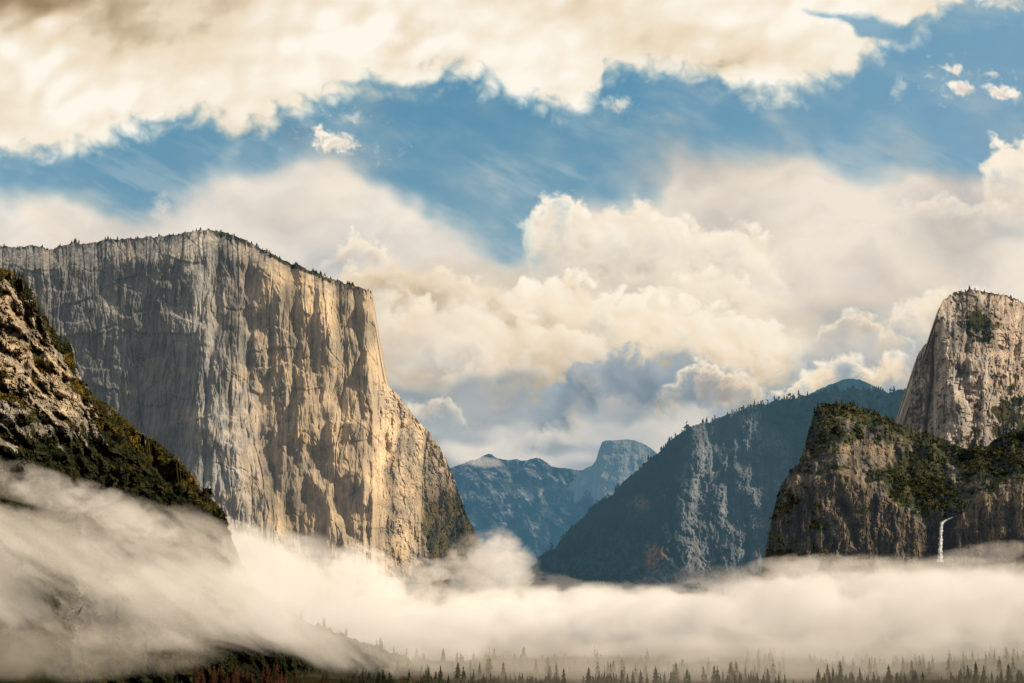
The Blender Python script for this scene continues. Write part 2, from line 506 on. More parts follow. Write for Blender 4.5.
# ------------------------------------------------------------------ rock and vegetation materials
def rock_material(name, pale, dark, warm, veg_a, veg_b, haze=None, haze_k=0.0, streak=(14.0, 160.0), grain=9.0, bump=1.0, soft=0.0, even=0.0, haze_rise=0.0, vscale=26.0):
    """Weathered granite; the vertex layers veg, tone and warm place vegetation, stain with painted shade, and colour on the rock."""
    m, nt, out = new_mat(name)
    geo = nt.node('ShaderNodeNewGeometry')
    pos = E(nt, geo.outputs['Position'])
    x, y, z = nt.sep(pos)
    sv = nt.vec(x * (1 / streak[0]), y * (1 / streak[0]), z * (1 / streak[1]))
    st = nt.noise(sv, 1.0, detail=6.0, rough=0.62)
    blotch = nt.noise(pos, 1 / 90.0, detail=6.0, rough=0.6)
    fine = nt.noise(pos, 1 / grain, detail=5.0, rough=0.65)
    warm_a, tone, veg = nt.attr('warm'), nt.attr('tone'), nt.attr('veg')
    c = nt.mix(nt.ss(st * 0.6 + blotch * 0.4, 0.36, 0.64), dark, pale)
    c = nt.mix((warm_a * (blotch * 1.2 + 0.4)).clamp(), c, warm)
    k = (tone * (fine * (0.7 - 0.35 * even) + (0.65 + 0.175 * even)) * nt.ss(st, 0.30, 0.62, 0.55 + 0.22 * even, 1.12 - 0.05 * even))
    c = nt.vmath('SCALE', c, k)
    vn = nt.noise(pos, 1 / vscale, detail=6.0, rough=0.65)
    vm = nt.ss(veg + (vn - 0.5) * (1.5 - soft), 0.40 - 0.25 * soft, 0.62 + 0.3 * soft)
    vc = nt.mix((nt.ss(nt.noise(pos, 1 / 55.0, detail=4.0, rough=0.6), 0.42, 0.62) * (warm_a * 1.6)).clamp(), veg_a, veg_b)
    vc = nt.vmath('SCALE', vc, fine * 1.3 + 0.35)
    c = nt.mix(vm, c, vc)
    b = nt.node('ShaderNodeBsdfDiffuse')
    nt.put(b.inputs['Color'], c)
    b.inputs['Roughness'].default_value = 0.9
    if bump:
        bn = nt.node('ShaderNodeBump'); bn.inputs['Strength'].default_value = 0.8; bn.inputs['Distance'].default_value = 1.0
        nt.put(bn.inputs['Height'], fine * (grain * 0.5 * bump) + st * (4.0 * bump))
        nt.t.links.new(bn.outputs[0], b.inputs['Normal'])
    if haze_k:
        e = nt.node('ShaderNodeEmission'); e.inputs['Color'].default_value = haze + (1.0,)  # airlight painted in: a fixed share of emission mixed into the rock
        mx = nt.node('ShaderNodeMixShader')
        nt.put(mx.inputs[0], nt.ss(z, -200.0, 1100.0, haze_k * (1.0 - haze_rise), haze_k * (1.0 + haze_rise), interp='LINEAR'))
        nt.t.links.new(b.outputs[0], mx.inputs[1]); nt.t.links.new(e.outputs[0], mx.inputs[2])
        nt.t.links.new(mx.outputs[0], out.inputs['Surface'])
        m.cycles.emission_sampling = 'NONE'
    else:
        nt.t.links.new(b.outputs[0], out.inputs['Surface'])
    return m


RIM = {}


def facet(n, k):
    """Step a smooth relief into flat slabs with crisp edges, the way jointed granite breaks."""
    q = n * k
    f = np.floor(q)
    return (f + sstep(0.72, 1.0, q - f)) / k


def crack(n, w_=0.03):
    return np.exp(-((n / w_) ** 2))




def relief(name, top, base, cols, nrow, depth, mat, rough_top=1.0, seed=1, back=((12, 2), (60, 14), (220, 60), (700, 190), (1500, 480)), attrs=None, spires=0.0):
    """A rock wall: COLS are the columns, TOP its skyline, BASE its foot, DEPTH(px, py, t) how far off each point stands. The plateau behind the rim slopes away."""
    c = np.asarray(cols, float)
    tp = interp(c, top)
    tp = tp + rough_top * (fbm(c / 9.0, 0.3, seed * 1.7, 5, 0.6, seed=seed) * 1.6)
    if spires: tp = tp - spires * np.clip(fbm(c / 2.6, 0.7, 0.2, 3, 0.6, seed=seed + 9), 0, 1)
    bp = interp(c, base)
    tt = np.linspace(0, 1, nrow) ** 1.0
    py = tp[None] + (np.maximum(bp, tp + 4) - tp)[None] * tt[:, None]
    px = np.broadcast_to(c[None], py.shape)
    D = depth(px, py, np.broadcast_to(tt[:, None], py.shape), py - tp[None])
    v = P(px, py, D)
    rows = [v]
    prev = v[0]
    bk = []
    for (dy, dz) in back:
        q = prev.copy(); q[:, 1] = v[0, :, 1] + dy; q[:, 0] = v[0, :, 0] * (1 + 0.15 * dy / v[0, :, 1]); q[:, 2] = v[0, :, 2] - dz + 0.05 * dy * fbm(v[0, :, 0] / 120, dy / 90, 0, 3, seed=seed + 4)
        q[:, 2] = np.maximum(q[:, 2], -320)
        bk.append(q)
    allv = np.concatenate(bk[::-1] + [v.reshape(-1, 3)])
    nb = len(bk)
    a = {}
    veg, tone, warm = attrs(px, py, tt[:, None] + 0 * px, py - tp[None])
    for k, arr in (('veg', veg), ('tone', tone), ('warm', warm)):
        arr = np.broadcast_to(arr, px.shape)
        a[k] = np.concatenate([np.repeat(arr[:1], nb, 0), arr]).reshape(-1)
    q = grid_quads(nrow + nb, len(c))
    me = mesh_from(name, allv, q, attrs=a)
    o = link(name, me, mat)
    RIM[name] = dict(c=c, top=tp, v=v, px=px, py=py, veg=np.broadcast_to(veg, px.shape))
    return o


def dense_cols(a, b, step, top):
    """Columns spaced so that steep skyline stretches still get enough of them."""
    x = np.arange(a, b + 0.01, 0.25)
    s = np.concatenate([[0], np.cumsum(np.maximum(np.diff(x), 0.45 * np.abs(np.diff(interp(x, top)))))])
    n = int(s[-1] / step)
    return np.interp(np.linspace(0, s[-1], n), s, x)


# ---- the great granite wall on the left
EC_TOP = [(-140, 268), (-60, 252), (0, 246), (33, 246), (48, 249), (74, 243), (100, 242), (122, 239), (140, 238), (156, 237), (172, 234), (186, 231.5), (208, 230), (222, 232), (237, 237), (260, 248), (286, 261), (315, 272), (345, 283),
          (368, 290), (372.5, 294), (375, 330), (377, 352), (379.5, 380), (388, 386), (397, 393), (406, 405), (414, 416), (426, 429), (438, 445), (446, 459), (453, 475), (460, 494), (467, 515), (475, 531), (483, 548), (492, 566), (506, 600), (520, 640)]
EC_GROOVES = [([(247, 245), (250, 330), (246, 410)], 5, 22), ([(292, 268), (296, 350), (290, 420)], 6, 26), ([(337, 288), (340, 360), (333, 400)], 5, 24), ([(262, 380), (265, 440), (274, 490), (298, 540), (318, 560)], 11, 46),
              ([(322, 420), (324, 450), (336, 500), (352, 540)], 6, 28), ([(216, 255), (214, 330), (204, 420)], 5, 20), ([(356, 292), (359, 350), (362, 420)], 4, 22), ([(312, 275), (313, 340), (318, 400)], 4, 18),
              ([(275, 262), (272, 330), (268, 390)], 4, 16), ([(228, 330), (232, 380), (226, 430)], 4, 14), ([(140, 280), (150, 330), (146, 380)], 8, 18), ([(100, 262), (110, 300)], 8, 20)]
EC_RIBS = [([(302, 400), (294, 436), (306, 470), (330, 508), (346, 540)], 7, 26), ([(366, 300), (368, 380), (376, 440), (378, 500)], 5, 20), ([(206, 330), (200, 420), (190, 500)], 10, 22), ([(230, 440), (246, 490), (262, 540)], 26, 46),
           ([(384, 390), (396, 450), (402, 520)], 7, 16)]


def ec_depth(px, py, t, d):
    D = interp(px, [(-140, 3720), (0, 3560), (60, 3470), (120, 3360), (170, 3225), (196, 3165), (230, 3130), (300, 3105), (345, 3075), (364, 3060), (374, 3110), (400, 3240), (440, 3420), (490, 3620), (520, 3700)])
    D = D - d * 0.42 - 60 * sstep(120, 330, d)
    right = sstep(180, 215, px)
    se = sstep(374, 386, px)
    wx = px + 9 * fbm(px / 40, py / 120, 0.0, 3, seed=3)
    mod = 0.35 + 0.9 * sstep(-0.35, 0.35, fbm(px / 60, py / 110, 3.0, 3, seed=13))
    ribs = ridged(wx / 38, py / 420, 0.0, 2, 0.5, seed=11) * 15 + ridged(wx / 13, py / 260, 1.0, 2, 0.5, seed=21) * 4.0 * mod
    bulge = fbm(px / 85, py / 130, 7.0, 3, 0.5, seed=17) * 85
    block = fbm(px / 46, py / 62, 2.0, 6, 0.55, seed=31) * 42 + ridged(px / 20, py / 34, 3.0, 4, 0.55, seed=41) * 7
    slab = facet(fbm(wx / 24, py / 110, 8.0, 4, 0.5, seed=45), 4) * 26
    rag = facet(fbm(px / 13, py / 22, 9.0, 5, 0.55, seed=47), 4) * 34
    D = D - ribs * (0.30 + 0.70 * right) * (1 - 0.5 * se) - block * (0.42 - 0.10 * right) - bulge * (0.4 + 0.6 * right) - slab * (0.6 + 0.4 * right) - rag * (0.12 + 0.75 * se + 0.5 * sstep(425, 460, px))
    D = D + fbm(px / 5, py / 16, 4.0, 4, 0.6, seed=51) * 4.0
    D = D + 7 * crack(perlin(wx / 17, py / 300, 5.0, seed=53), 0.028) + 3.5 * crack(perlin(wx / 8, py / 150, 6.0, seed=55), 0.04) * mod + 5 * crack(perlin((px - py * 0.35) / 36, (py + px * 0.3) / 60, 6.0, seed=57), 0.02)
    # overhangs and ledges
    led = perlin(px / 60, py / 26 + 0.4 * fbm(px / 50, py / 90, seed=8), 1.0, seed=61)
    D = D - 9 * sstep(0.05, 0.16, led) + 5 * np.abs(perlin(px / 9, py / 22, 2.0, seed=63))
    wob = 4 * fbm(px / 14, py / 30, 0, 3, seed=71)
    for pts, w_, a_ in EC_GROOVES: D = D + a_ * np.exp(-((line_dist(px + wob, py, pts) / w_) ** 2))
    for pts, w_, a_ in EC_RIBS: D = D - a_ * np.exp(-((line_dist(px + wob, py, pts) / w_) ** 2))
    # the brow below the rim leans back
    D = D + 90 * sstep(26, 0, d) * sstep(380, 340, px)
    # the foot runs out in talus
    foot = sstep(0.0, 1.0, (py - interp(px, [(0, 470), (150, 510), (260, 560), (330, 580), (400, 590), (490, 560)])) / 70.0)
    return D - foot * (260 + 60 * fbm(px / 30, py / 30, 0, 4, seed=81))


def ec_attr(px, py, t, d):
    n = fbm(px / 30, py / 30, 5.0, 4, seed=91)
    veg = 0.42 * sstep(8, 1, d + 4 * n) * sstep(376, 366, px)
    veg = veg + 0.5 * blob(px, py, 86, 312, 22, 8, -20) + 0.25 * blob(px, py, 225, 240, 34, 14, 20) + 0.35 * blob(px, py, 300, 268, 60, 10, 24)
    veg = veg + 0.85 * sstep(0, 30, line_dist(px, py, [(384, 600), (402, 560), (424, 500)]) * 0 + (px - 404) + (py - 548) * 0.2 + 16 * n) * sstep(478, 520, py + 24 * n)
    veg = veg + 0.30 * sstep(560, 600, py + 20 * n)
    lob = fbm(px / 9, py / 120, 6.0, 5, 0.6, seed=101)
    wx = px + 9 * fbm(px / 40, py / 120, 0.0, 3, seed=3)
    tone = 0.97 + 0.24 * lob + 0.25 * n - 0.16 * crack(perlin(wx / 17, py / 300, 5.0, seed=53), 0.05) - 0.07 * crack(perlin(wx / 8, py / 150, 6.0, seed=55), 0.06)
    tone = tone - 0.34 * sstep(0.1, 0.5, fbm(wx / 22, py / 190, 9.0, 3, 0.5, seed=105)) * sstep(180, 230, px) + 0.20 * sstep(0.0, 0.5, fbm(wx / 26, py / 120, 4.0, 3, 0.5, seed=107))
    tone = tone * (1 - 0.34 * sstep(215, 150, px + 24 * n)) * (1 - 0.45 * blob(px, py, 296, 510, 26, 60, -18)) * (1 - 0.62 * sstep(416, 448, px + 12 * n) * sstep(450, 500, py + 24 * n))  # painted shade: left face, recess, and the dark rock of the right foot
    tone = tone * (1 + 0.30 * blob(px, py, 230, 470, 34, 90, -10) + 0.42 * sstep(362, 380, px) * sstep(520, 440, py))  # lit apron slab and right-hand face brightened in the tone
    warm = np.clip(0.02 + 0.85 * sstep(185, 310, px) + 0.4 * n, 0, 1)  # cooler colour on the left face goes with its painted shade
    return veg, np.clip(tone, 0.25, 1.6), warm


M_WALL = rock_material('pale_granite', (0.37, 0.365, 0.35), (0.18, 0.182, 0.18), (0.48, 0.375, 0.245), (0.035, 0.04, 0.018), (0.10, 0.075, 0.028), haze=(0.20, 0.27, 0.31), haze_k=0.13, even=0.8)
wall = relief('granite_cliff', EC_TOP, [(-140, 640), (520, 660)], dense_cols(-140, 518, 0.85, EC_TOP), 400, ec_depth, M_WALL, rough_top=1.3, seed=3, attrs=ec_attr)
tag(wall, 'huge pale granite cliff with a sheer ribbed face and tree-lined rim on the left', 'cliff', kind='structure')

# ---- the dark crag that runs down the near left
LC_TOP = [(-120, 200), (-40, 240), (0, 270), (10, 272), (20, 278), (28, 290), (38, 306), (46, 318), (58, 336), (70, 352), (74, 366), (84, 384), (96, 396), (112, 410), (128, 424), (142, 434), (158, 444), (172, 456), (184, 470), (196, 488), (208, 498), (220, 510),
          (225, 522), (229, 534), (240, 560), (262, 592), (300, 618), (340, 634), (385, 650), (430, 666), (480, 690), (520, 705)]


def lc_depth(px, py, t, d):
    D = interp(px, [(-120, 1650), (0, 1760), (120, 1900), (225, 2020), (330, 2080), (520, 2150)])
    D = D - d * 1.75 + 40 * sstep(120, 260, d)
    # spurs and gullies run down to the right, a little steeper than the skyline
    a = px * 0.80 - py * 0.60
    b = px * 0.60 + py * 0.80
    a = a + 9 * fbm(px / 40, py / 40, 0, 4, seed=203)
    D = D - ridged(a / 42, b / 170, 0.0, 3, 0.5, seed=211) * 40 - ridged(a / 15, b / 60, 1.0, 2, 0.5, seed=221) * 24
    D = D - facet(fbm(a / 16, b / 20, 2.0, 5, 0.58, seed=231), 4) * 46 - fbm(px / 34, py / 30, 4.0, 4, 0.5, seed=233) * 26 + fbm(px / 4, py / 5, 3.0, 3, 0.6, seed=241) * 2.4
    led = perlin(a / 20, b / 9 + fbm(px / 20, py / 20, seed=9), 1.0, seed=261)
    D = D - 8 * sstep(0.02, 0.12, led)
    return np.maximum(D, 1250)


LC_DARK = [(0, 392), (40, 416), (70, 424), (100, 420), (122, 430), (150, 452), (190, 486), (240, 530)]


def lc_attr(px, py, t, d):
    n = fbm(px / 18, py / 18, 5.0, 5, 0.55, seed=291)
    a = px * 0.80 - py * 0.60
    band = fbm(a / 14, (px * 0.6 + py * 0.8) / 60, 2.0, 4, seed=293)
    veg = 0.34 + 0.55 * band + 0.30 * n + 0.55 * sstep(24, 6, d + 10 * n)
    veg = veg + (0.42 - 0.9 * np.clip(band, -0.2, 0.5)) * sstep(-10, 14, (py - interp(px, [(0, 380), (60, 420), (100, 432), (140, 452), (200, 500), (240, 540)])) + 16 * n)
    for (x, y, rx, ry) in ((78, 372, 6, 12), (66, 388, 10, 16), (24, 330, 14, 50), (6, 300, 12, 40), (55, 380, 9, 26), (120, 478, 10, 10), (104, 500, 9, 10), (14, 400, 12, 24)):
        veg = veg - 0.9 * blob(px, py, x, y, rx, ry)
    gul = ridged((a + 9 * fbm(px / 40, py / 40, 0, 4, seed=203)) / 15, (px * 0.6 + py * 0.8) / 60, 1.0, 2, 0.5, seed=221)
    veg = veg + 0.75 * sstep(0.75, 0.1, gul) - 0.22
    tone = 0.72 + 0.5 * fbm(px / 6, py / 8, 6.0, 4, 0.6, seed=299) + 0.36 * sstep(0.4, 1.3, gul)  # gullies darker than ribs, their shade painted into the tone
    dk = sstep(-14, 12, (py - interp(px, LC_DARK)) + 12 * n)
    warm = np.clip((0.7 + 0.6 * n) * (1 - 0.9 * dk) * (1 - 0.8 * sstep(26, 8, d)), 0, 1)
    return veg + 0.5 * dk * sstep(80, 130, px) + 0.9 * sstep(440, 478, py), np.clip(tone, 0.3, 1.6), warm


M_CRAG = rock_material('sunlit_crag_rock', (0.38, 0.35, 0.30), (0.12, 0.11, 0.10), (0.42, 0.33, 0.21), (0.020, 0.024, 0.011), (0.17, 0.12, 0.028), streak=(9.0, 30.0), grain=5.0)
crag = relief('rocky_crag', LC_TOP, [(-120, 760), (520, 760)], dense_cols(-120, 518, 0.85, LC_TOP), 430, lc_depth, M_CRAG, rough_top=2.0, seed=5, attrs=lc_attr,
              back=((6, 8), (30, 40), (120, 130), (320, 300), (600, 520)))
tag(crag, 'near rocky crag with dark shrubs and sunlit ledges descending to the right', 'crag', kind='structure')

# ---- the tall rock tower at the right edge
CR_TOP = [(892, 500), (901, 462), (905, 440), (907.5, 424), (909, 408), (911, 390), (914, 367), (918, 355), (923.5, 346.5), (930, 341), (935, 337.5), (936.5, 320), (938.5, 309), (944, 299.5), (952, 294), (960, 291.5), (970, 289), (984, 290.5), (1000, 294), (1012, 298), (1024, 303), (1090, 330), (1180, 380)]


def cr_depth(px, py, t, d):
    D = interp(px, [(892, 3120), (926, 3070), (933.5, 3060), (936, 2930), (948, 2885), (962, 2870), (985, 2905), (1010, 2985), (1060, 3120), (1180, 3300)])
    D = D - d * 0.45 + 130 * sstep(46, 0, d) * sstep(936, 960, px)
    wx = px + 5 * fbm(px / 26, py / 60, 0, 3, seed=303)
    D = D - ridged(wx / 22, py / 160, 0.0, 4, 0.55, seed=311) * 13 - fbm(px / 24, py / 30, 2.0, 5, 0.5, seed=331) * 18
    D = D + fbm(px / 4, py / 9, 3.0, 4, 0.6, seed=341) * 2.5
    led = perlin((px + py * 0.8) / 16, (py - px * 0.5) / 30, 1.0, seed=361)
    D = D - 10 * sstep(0.03, 0.12, led) * sstep(975, 1000, px)
    D = D + 45 * np.exp(-((line_dist(px, py, [(936.5, 336), (934, 370), (929, 405), (924, 445)]) / 2.2) ** 2))
    D = D + 34 * np.exp(-((line_dist(px, py, [(968, 330), (962, 370), (972, 420)]) / 7) ** 2))
    D = D - facet(fbm((wx + 0.4 * py) / 26, (py - 0.3 * px) / 30, 8.0, 5, 0.55, seed=371), 3) * 34 + 8 * crack(perlin(wx / 12, py / 120, 5.0, seed=373), 0.035)
    return D + 60 * sstep(440, 480, py)


def cr_attr(px, py, t, d):
    n = fbm(px / 14, py / 14, 5.0, 5, 0.55, seed=391)
    veg = 0.62 * blob(px, py, 980, 322, 36, 36) + 0.35 * sstep(370, 420, py + 20 * n) * sstep(960, 1000, px + 20 * n) + 0.5 * sstep(5, 0, d + 3 * n) * sstep(960, 985, px) + 0.55 * sstep(425, 450, py + 14 * n) * sstep(930, 990, px + 30 * n) + 0.35 * blob(px, py, 1010, 410, 26, 40) + 0.12 + 0.3 * n * sstep(960, 980, px)
    veg = veg + 0.8 * blob(px, py, 902, 420, 8, 18)
    tone = 1.02 + 0.5 * fbm(px / 5, py / 40, 6.0, 4, 0.6, seed=399) + 0.3 * n - 0.42 * blob(px, py, 976, 322, 36, 40) - 0.2 * blob(px, py, 962, 370, 10, 50)  # summit patch dark of its own; groove darkened with painted shade
    warm = np.clip(0.35 + 0.6 * sstep(965, 1010, px) + 0.5 * n + 0.7 * blob(px, py, 972, 442, 14, 14), 0, 1)
    return veg, np.clip(tone, 0.3, 1.6), warm


M_TOWER = rock_material('tower_granite', (0.48, 0.46, 0.43), (0.25, 0.24, 0.23), (0.52, 0.43, 0.34), (0.03, 0.036, 0.018), (0.07, 0.06, 0.026), haze=(0.17, 0.24, 0.29), haze_k=0.06, even=0.7)
tower = relief('granite_tower', CR_TOP, [(892, 520), (1180, 540)], dense_cols(892, 1180, 0.8, CR_TOP), 300, cr_depth, M_TOWER, rough_top=1.7, seed=7, attrs=cr_attr,
               back=((12, 4), (60, 30), (220, 120), (600, 330), (1000, 600)))
tag(tower, 'tall bare granite tower with a rounded summit at the right edge', 'cliff', kind='structure')

# ---- the wooded shoulder with the waterfall below the tower
SH_TOP = [(752, 640), (760, 590), (765, 566), (770, 540), (773, 512), (777, 496), (784, 480), (792, 470), (800, 462), (804, 448), (809, 430), (814, 414), (819, 407), (830, 404), (850, 404), (864, 408), (880, 414), (900, 424), (915, 430), (934, 436), (950, 443), (968, 448), (985, 446), (1000, 436), (1024, 428), (1180, 400)]
SH_EDGE = [(752, 600), (770, 524), (786, 498), (800, 484), (830, 468), (850, 478), (880, 494), (905, 513), (918, 520), (940, 520), (958, 516), (975, 505), (1000, 498), (1024, 492), (1180, 480)]


def sh_depth(px, py, t, d):
    e = interp(px, SH_EDGE) + 7 * fbm(px / 16, py / 60, 0, 4, seed=401)
    D = interp(px, [(752, 2700), (775, 2560), (800, 2480), (840, 2440), (900, 2470), (960, 2480), (1024, 2430), (1180, 2380)])
    up = np.maximum(e - py, 0)
    dn = np.maximum(py - e, 0)
    D = D + up * (3.6 + 1.2 * sstep(930, 1000, px)) - dn * 0.35
    wx = px + 5 * fbm(px / 20, py / 50, 0, 3, seed=403)
    cliffy = sstep(-4, 8, py - e)
    D = D - cliffy * (ridged(wx / 17, py / 120, 0.0, 4, 0.55, seed=411) * 14) - fbm(px / 26, py / 22, 2.0, 6, 0.58, seed=431) * (38 - 26 * cliffy)
    D = D + fbm(px / 4, py / 6, 3.0, 3, 0.6, seed=441) * 4
    D = D - facet(fbm(wx / 13, py / 26, 8.0, 5, 0.55, seed=471), 4) * (14 + 22 * cliffy) + 7 * crack(perlin(wx / 11, py / 100, 5.0, seed=473), 0.04) * cliffy
    arch = line_dist(px, py, [(826, 545), (828, 515), (838, 503), (850, 512), (856, 545)])
    D = D + 26 * np.exp(-((arch / 4) ** 2)) * cliffy
    # the recess behind the fall
    jag = lambda k: 5 * fbm(py / 14, k, 0, 4, 0.6, seed=5)
    alc = sstep(918, 930, px + jag(0.5)) * sstep(960, 948, px + jag(3.5)) * sstep(508, 528, py + 5 * fbm(px / 9, 0.3, 0, 3, seed=6))
    D = D + alc * 75
    return D - 170 * sstep(562, 640, py)


def sh_attr(px, py, t, d):
    n = fbm(px / 15, py / 13, 5.0, 5, 0.55, seed=491)
    n2 = fbm(px / 40, py / 26, 5.0, 4, 0.55, seed=493)
    e = interp(px, SH_EDGE)
    veg = 0.54 + 0.55 * n2 + 0.5 * n
    veg = veg + 0.75 * blob(px, py, 930, 486, 60, 40, 14) + 0.7 * blob(px, py, 1000, 460, 60, 26) + 0.5 * blob(px, py, 826, 430, 26, 40, 20) + 0.4 * sstep(16, 4, d + 8 * n)
    veg = veg - 0.55 * blob(px, py, 880, 452, 40, 22, 20) - 0.5 * blob(px, py, 880, 497, 26, 12, 30)
    cl = sstep(-6, 8, py - e + 10 * n)
    veg = veg - cl * (0.48 + 0.2 * n) + 0.95 * cl * (0.40 + n) * sstep(845, 785, px) + 0.4 * blob(px, py, 832, 560, 40, 16)
    tone = 0.66 + 0.50 * fbm(px / 5, py / 45, 6.0, 4, 0.6, seed=499) - 0.26 * cl + 0.25 * n
    tone = tone * (1 - 0.50 * sstep(914, 932, px + 10 * n) * sstep(962, 946, px + 10 * n) * sstep(506, 528, py + 8 * n)) * (1 + 0.3 * blob(px, py, 830, 492, 30, 26))  # shade of the recess behind the fall painted into the tone
    warm = np.clip(0.45 + 0.7 * n + 0.4 * sstep(950, 990, px), 0, 1)
    return veg, np.clip(tone, 0.15, 1.6), warm


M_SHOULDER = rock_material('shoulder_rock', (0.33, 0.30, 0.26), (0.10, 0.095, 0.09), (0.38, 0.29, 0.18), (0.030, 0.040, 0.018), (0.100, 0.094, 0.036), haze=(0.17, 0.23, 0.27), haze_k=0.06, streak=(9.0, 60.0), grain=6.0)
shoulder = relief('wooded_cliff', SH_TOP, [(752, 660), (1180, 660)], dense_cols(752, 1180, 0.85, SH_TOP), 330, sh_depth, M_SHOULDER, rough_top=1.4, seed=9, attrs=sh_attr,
                  back=((20, 10), (90, 60), (260, 200), (500, 420)))
tag(shoulder, 'wooded rock shoulder and brown cliff band below the granite tower', 'cliff', kind='structure')

# ---- the blue forested ridge in the middle distance
FR_TOP = [(470, 650), (490, 618), (505, 597), (514, 586), (522, 575), (531, 569), (545, 552), (556, 546), (570, 528), (583, 518), (590, 508), (600, 501), (614, 493), (625, 480), (640, 470), (650, 457), (660, 452), (668, 441), (690, 429), (720, 417), (760, 405), (800, 396), (830, 391), (860, 390), (890, 391), (913, 389), (960, 392), (1060, 400)]


def fr_depth(px, py, t, d):
    D = interp(px, [(470, 7200), (600, 6640), (682, 6060), (692, 6000), (704, 6090), (735, 6200), (772, 6420), (800, 6250), (830, 6060), (880, 6250), (1060, 6700)])
    steep = sstep(655, 700, px + 14 * fbm(px / 30, py / 30, 0, 3, seed=503))
    D = D - d * (9.0 - 6.3 * steep)
    wx = px + 6 * fbm(px / 30, py / 60, 0, 3, seed=505)
    D = D - ridged((wx + py * 0.35 * (1 - steep)) / 40, py / 200, 0, 4, 0.55, seed=511) * (130 - 40 * steep) - fbm(px / 26, py / 30, 2.0, 6, 0.55, seed=521) * 150 - facet(fbm(wx / 16, py / 40, 8.0, 4, 0.55, seed=525), 4) * 130 * steep
    D = D - ridged(wx / 12, py / 90, 0, 3, 0.55, seed=531) * 18 * steep
    D = D - 150 * np.exp(-((line_dist(px, py, [(694, 432), (690, 470), (682, 520), (676, 560)]) / 9) ** 2))
    D = D + 130 * np.exp(-((line_dist(px, py, [(676, 450), (668, 500), (650, 560)]) / 9) ** 2))
    return D + fbm(px / 3.5, py / 3.5, 3.0, 3, 0.6, seed=541) * 26


def fr_attr(px, py, t, d):
    n = fbm(px / 16, py / 16, 5.0, 5, 0.55, seed=591)
    ln = fbm(px / 7, py / 60, 5.0, 4, 0.55, seed=593)
    rock = blob(px, py, 712, 490, 46, 120, 8) * 1.9 + blob(px, py, 752, 505, 66, 105) * 1.8 + 0.5 * blob(px, py, 758, 440, 40, 30) + 0.9 * blob(px, py, 655, 560, 24, 26) + 0.5 * blob(px, py, 640, 505, 24, 20)
    veg = 1.0 - 1.25 * rock + 0.35 * n + 0.3 * ln * rock
    tone = 0.95 + 0.7 * ln + 0.5 * blob(px, py, 700, 480, 12, 80, 6) + 0.3 * np.exp(-((line_dist(px, py, [(740, 512), (765, 520), (775, 500)]) / 2) ** 2))
    warm = np.clip(2.2 * blob(px, py, 656, 553, 24, 12, -50) + 0.7 * blob(px, py, 646, 505, 16, 10) + 0.15 * n, 0, 1)
    return veg, np.clip(tone, 0.3, 1.6), warm


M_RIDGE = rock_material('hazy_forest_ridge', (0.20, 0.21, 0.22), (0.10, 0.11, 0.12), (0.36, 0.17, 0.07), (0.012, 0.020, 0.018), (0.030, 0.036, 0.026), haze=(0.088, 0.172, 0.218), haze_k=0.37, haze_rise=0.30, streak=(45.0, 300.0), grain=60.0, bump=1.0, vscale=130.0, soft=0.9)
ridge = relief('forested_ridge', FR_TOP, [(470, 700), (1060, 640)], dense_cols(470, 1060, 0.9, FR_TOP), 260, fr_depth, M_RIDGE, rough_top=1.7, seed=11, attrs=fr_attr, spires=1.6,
               back=((30, 6), (150, 50), (500, 200), (1200, 560)))
tag(ridge, 'long blue forested ridge with a pale rock face rising in the middle distance', 'ridge', kind='structure')


def far_attr(vegk, seed, tk=0.5):
    def f(px, py, t, d):
        n = fbm(px / 16, py / 14, 5.0, 5, 0.55, seed=seed)
        return vegk + 0.5 * n, np.clip(0.9 + tk * fbm(px / 9, py / 26, 1.0, 5, 0.6, seed=seed + 3), 0.3, 1.6), np.clip(0.1 + 0.2 * n, 0, 1)
    return f


# ---- the small round dome behind the ridge
SD_TOP = [(770, 420), (790, 404), (808, 395), (822, 388), (832, 384), (842, 380), (850, 378.5), (860, 379.5), (870, 384), (880, 390), (896, 396), (930, 410)]
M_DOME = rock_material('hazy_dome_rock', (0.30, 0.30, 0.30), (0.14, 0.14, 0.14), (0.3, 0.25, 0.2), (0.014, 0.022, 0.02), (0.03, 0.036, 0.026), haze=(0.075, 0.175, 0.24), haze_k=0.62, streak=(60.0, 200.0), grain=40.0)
sdome = relief('distant_dome', SD_TOP, [(770, 470), (930, 470)], dense_cols(770, 930, 1.0, SD_TOP), 60,
               lambda px, py, t, d: 8600 + 0.9 * np.abs(px - 850) - d * 14 - 120 * fbm(px / 20, py / 14, 1.0, 5, seed=603), M_DOME, rough_top=0.35, seed=13, attrs=far_attr(0.85, 611), spires=0.8, back=((60, 14), (300, 120), (900, 480)))
tag(sdome, 'small rounded blue dome rising behind the forested ridge', 'mountain', kind='structure')

# ---- the half dome at the head of the valley
HD_TOP = [(560, 500), (572, 482), (580, 472), (586, 468), (593, 465), (596, 460), (599, 450), (602, 442), (606, 440.5), (615, 440.3), (624, 439.3), (634, 440), (643, 443.5), (651, 448.5), (662, 457), (680, 470), (720, 500)]


def hd_depth(px, py, t, d):
    D = interp(px, [(560, 13300), (594, 13250), (601, 12900), (612, 12780), (640, 12950), (720, 13600)])
    D = D - d * 7 - ridged(px / 20, py / 60, 0, 4, seed=703) * 60 - fbm(px / 14, py / 14, 1.0, 5, seed=705) * 130
    return D


def hd_attr(px, py, t, d):
    v, tn, wm = far_attr(0.0, 711, 0.3)(px, py, t, d)
    return v + 0.5 * sstep(480, 510, py) + 0.3 * sstep(600, 590, px), tn + 0.25 * blob(px, py, 606, 466, 10, 40), wm


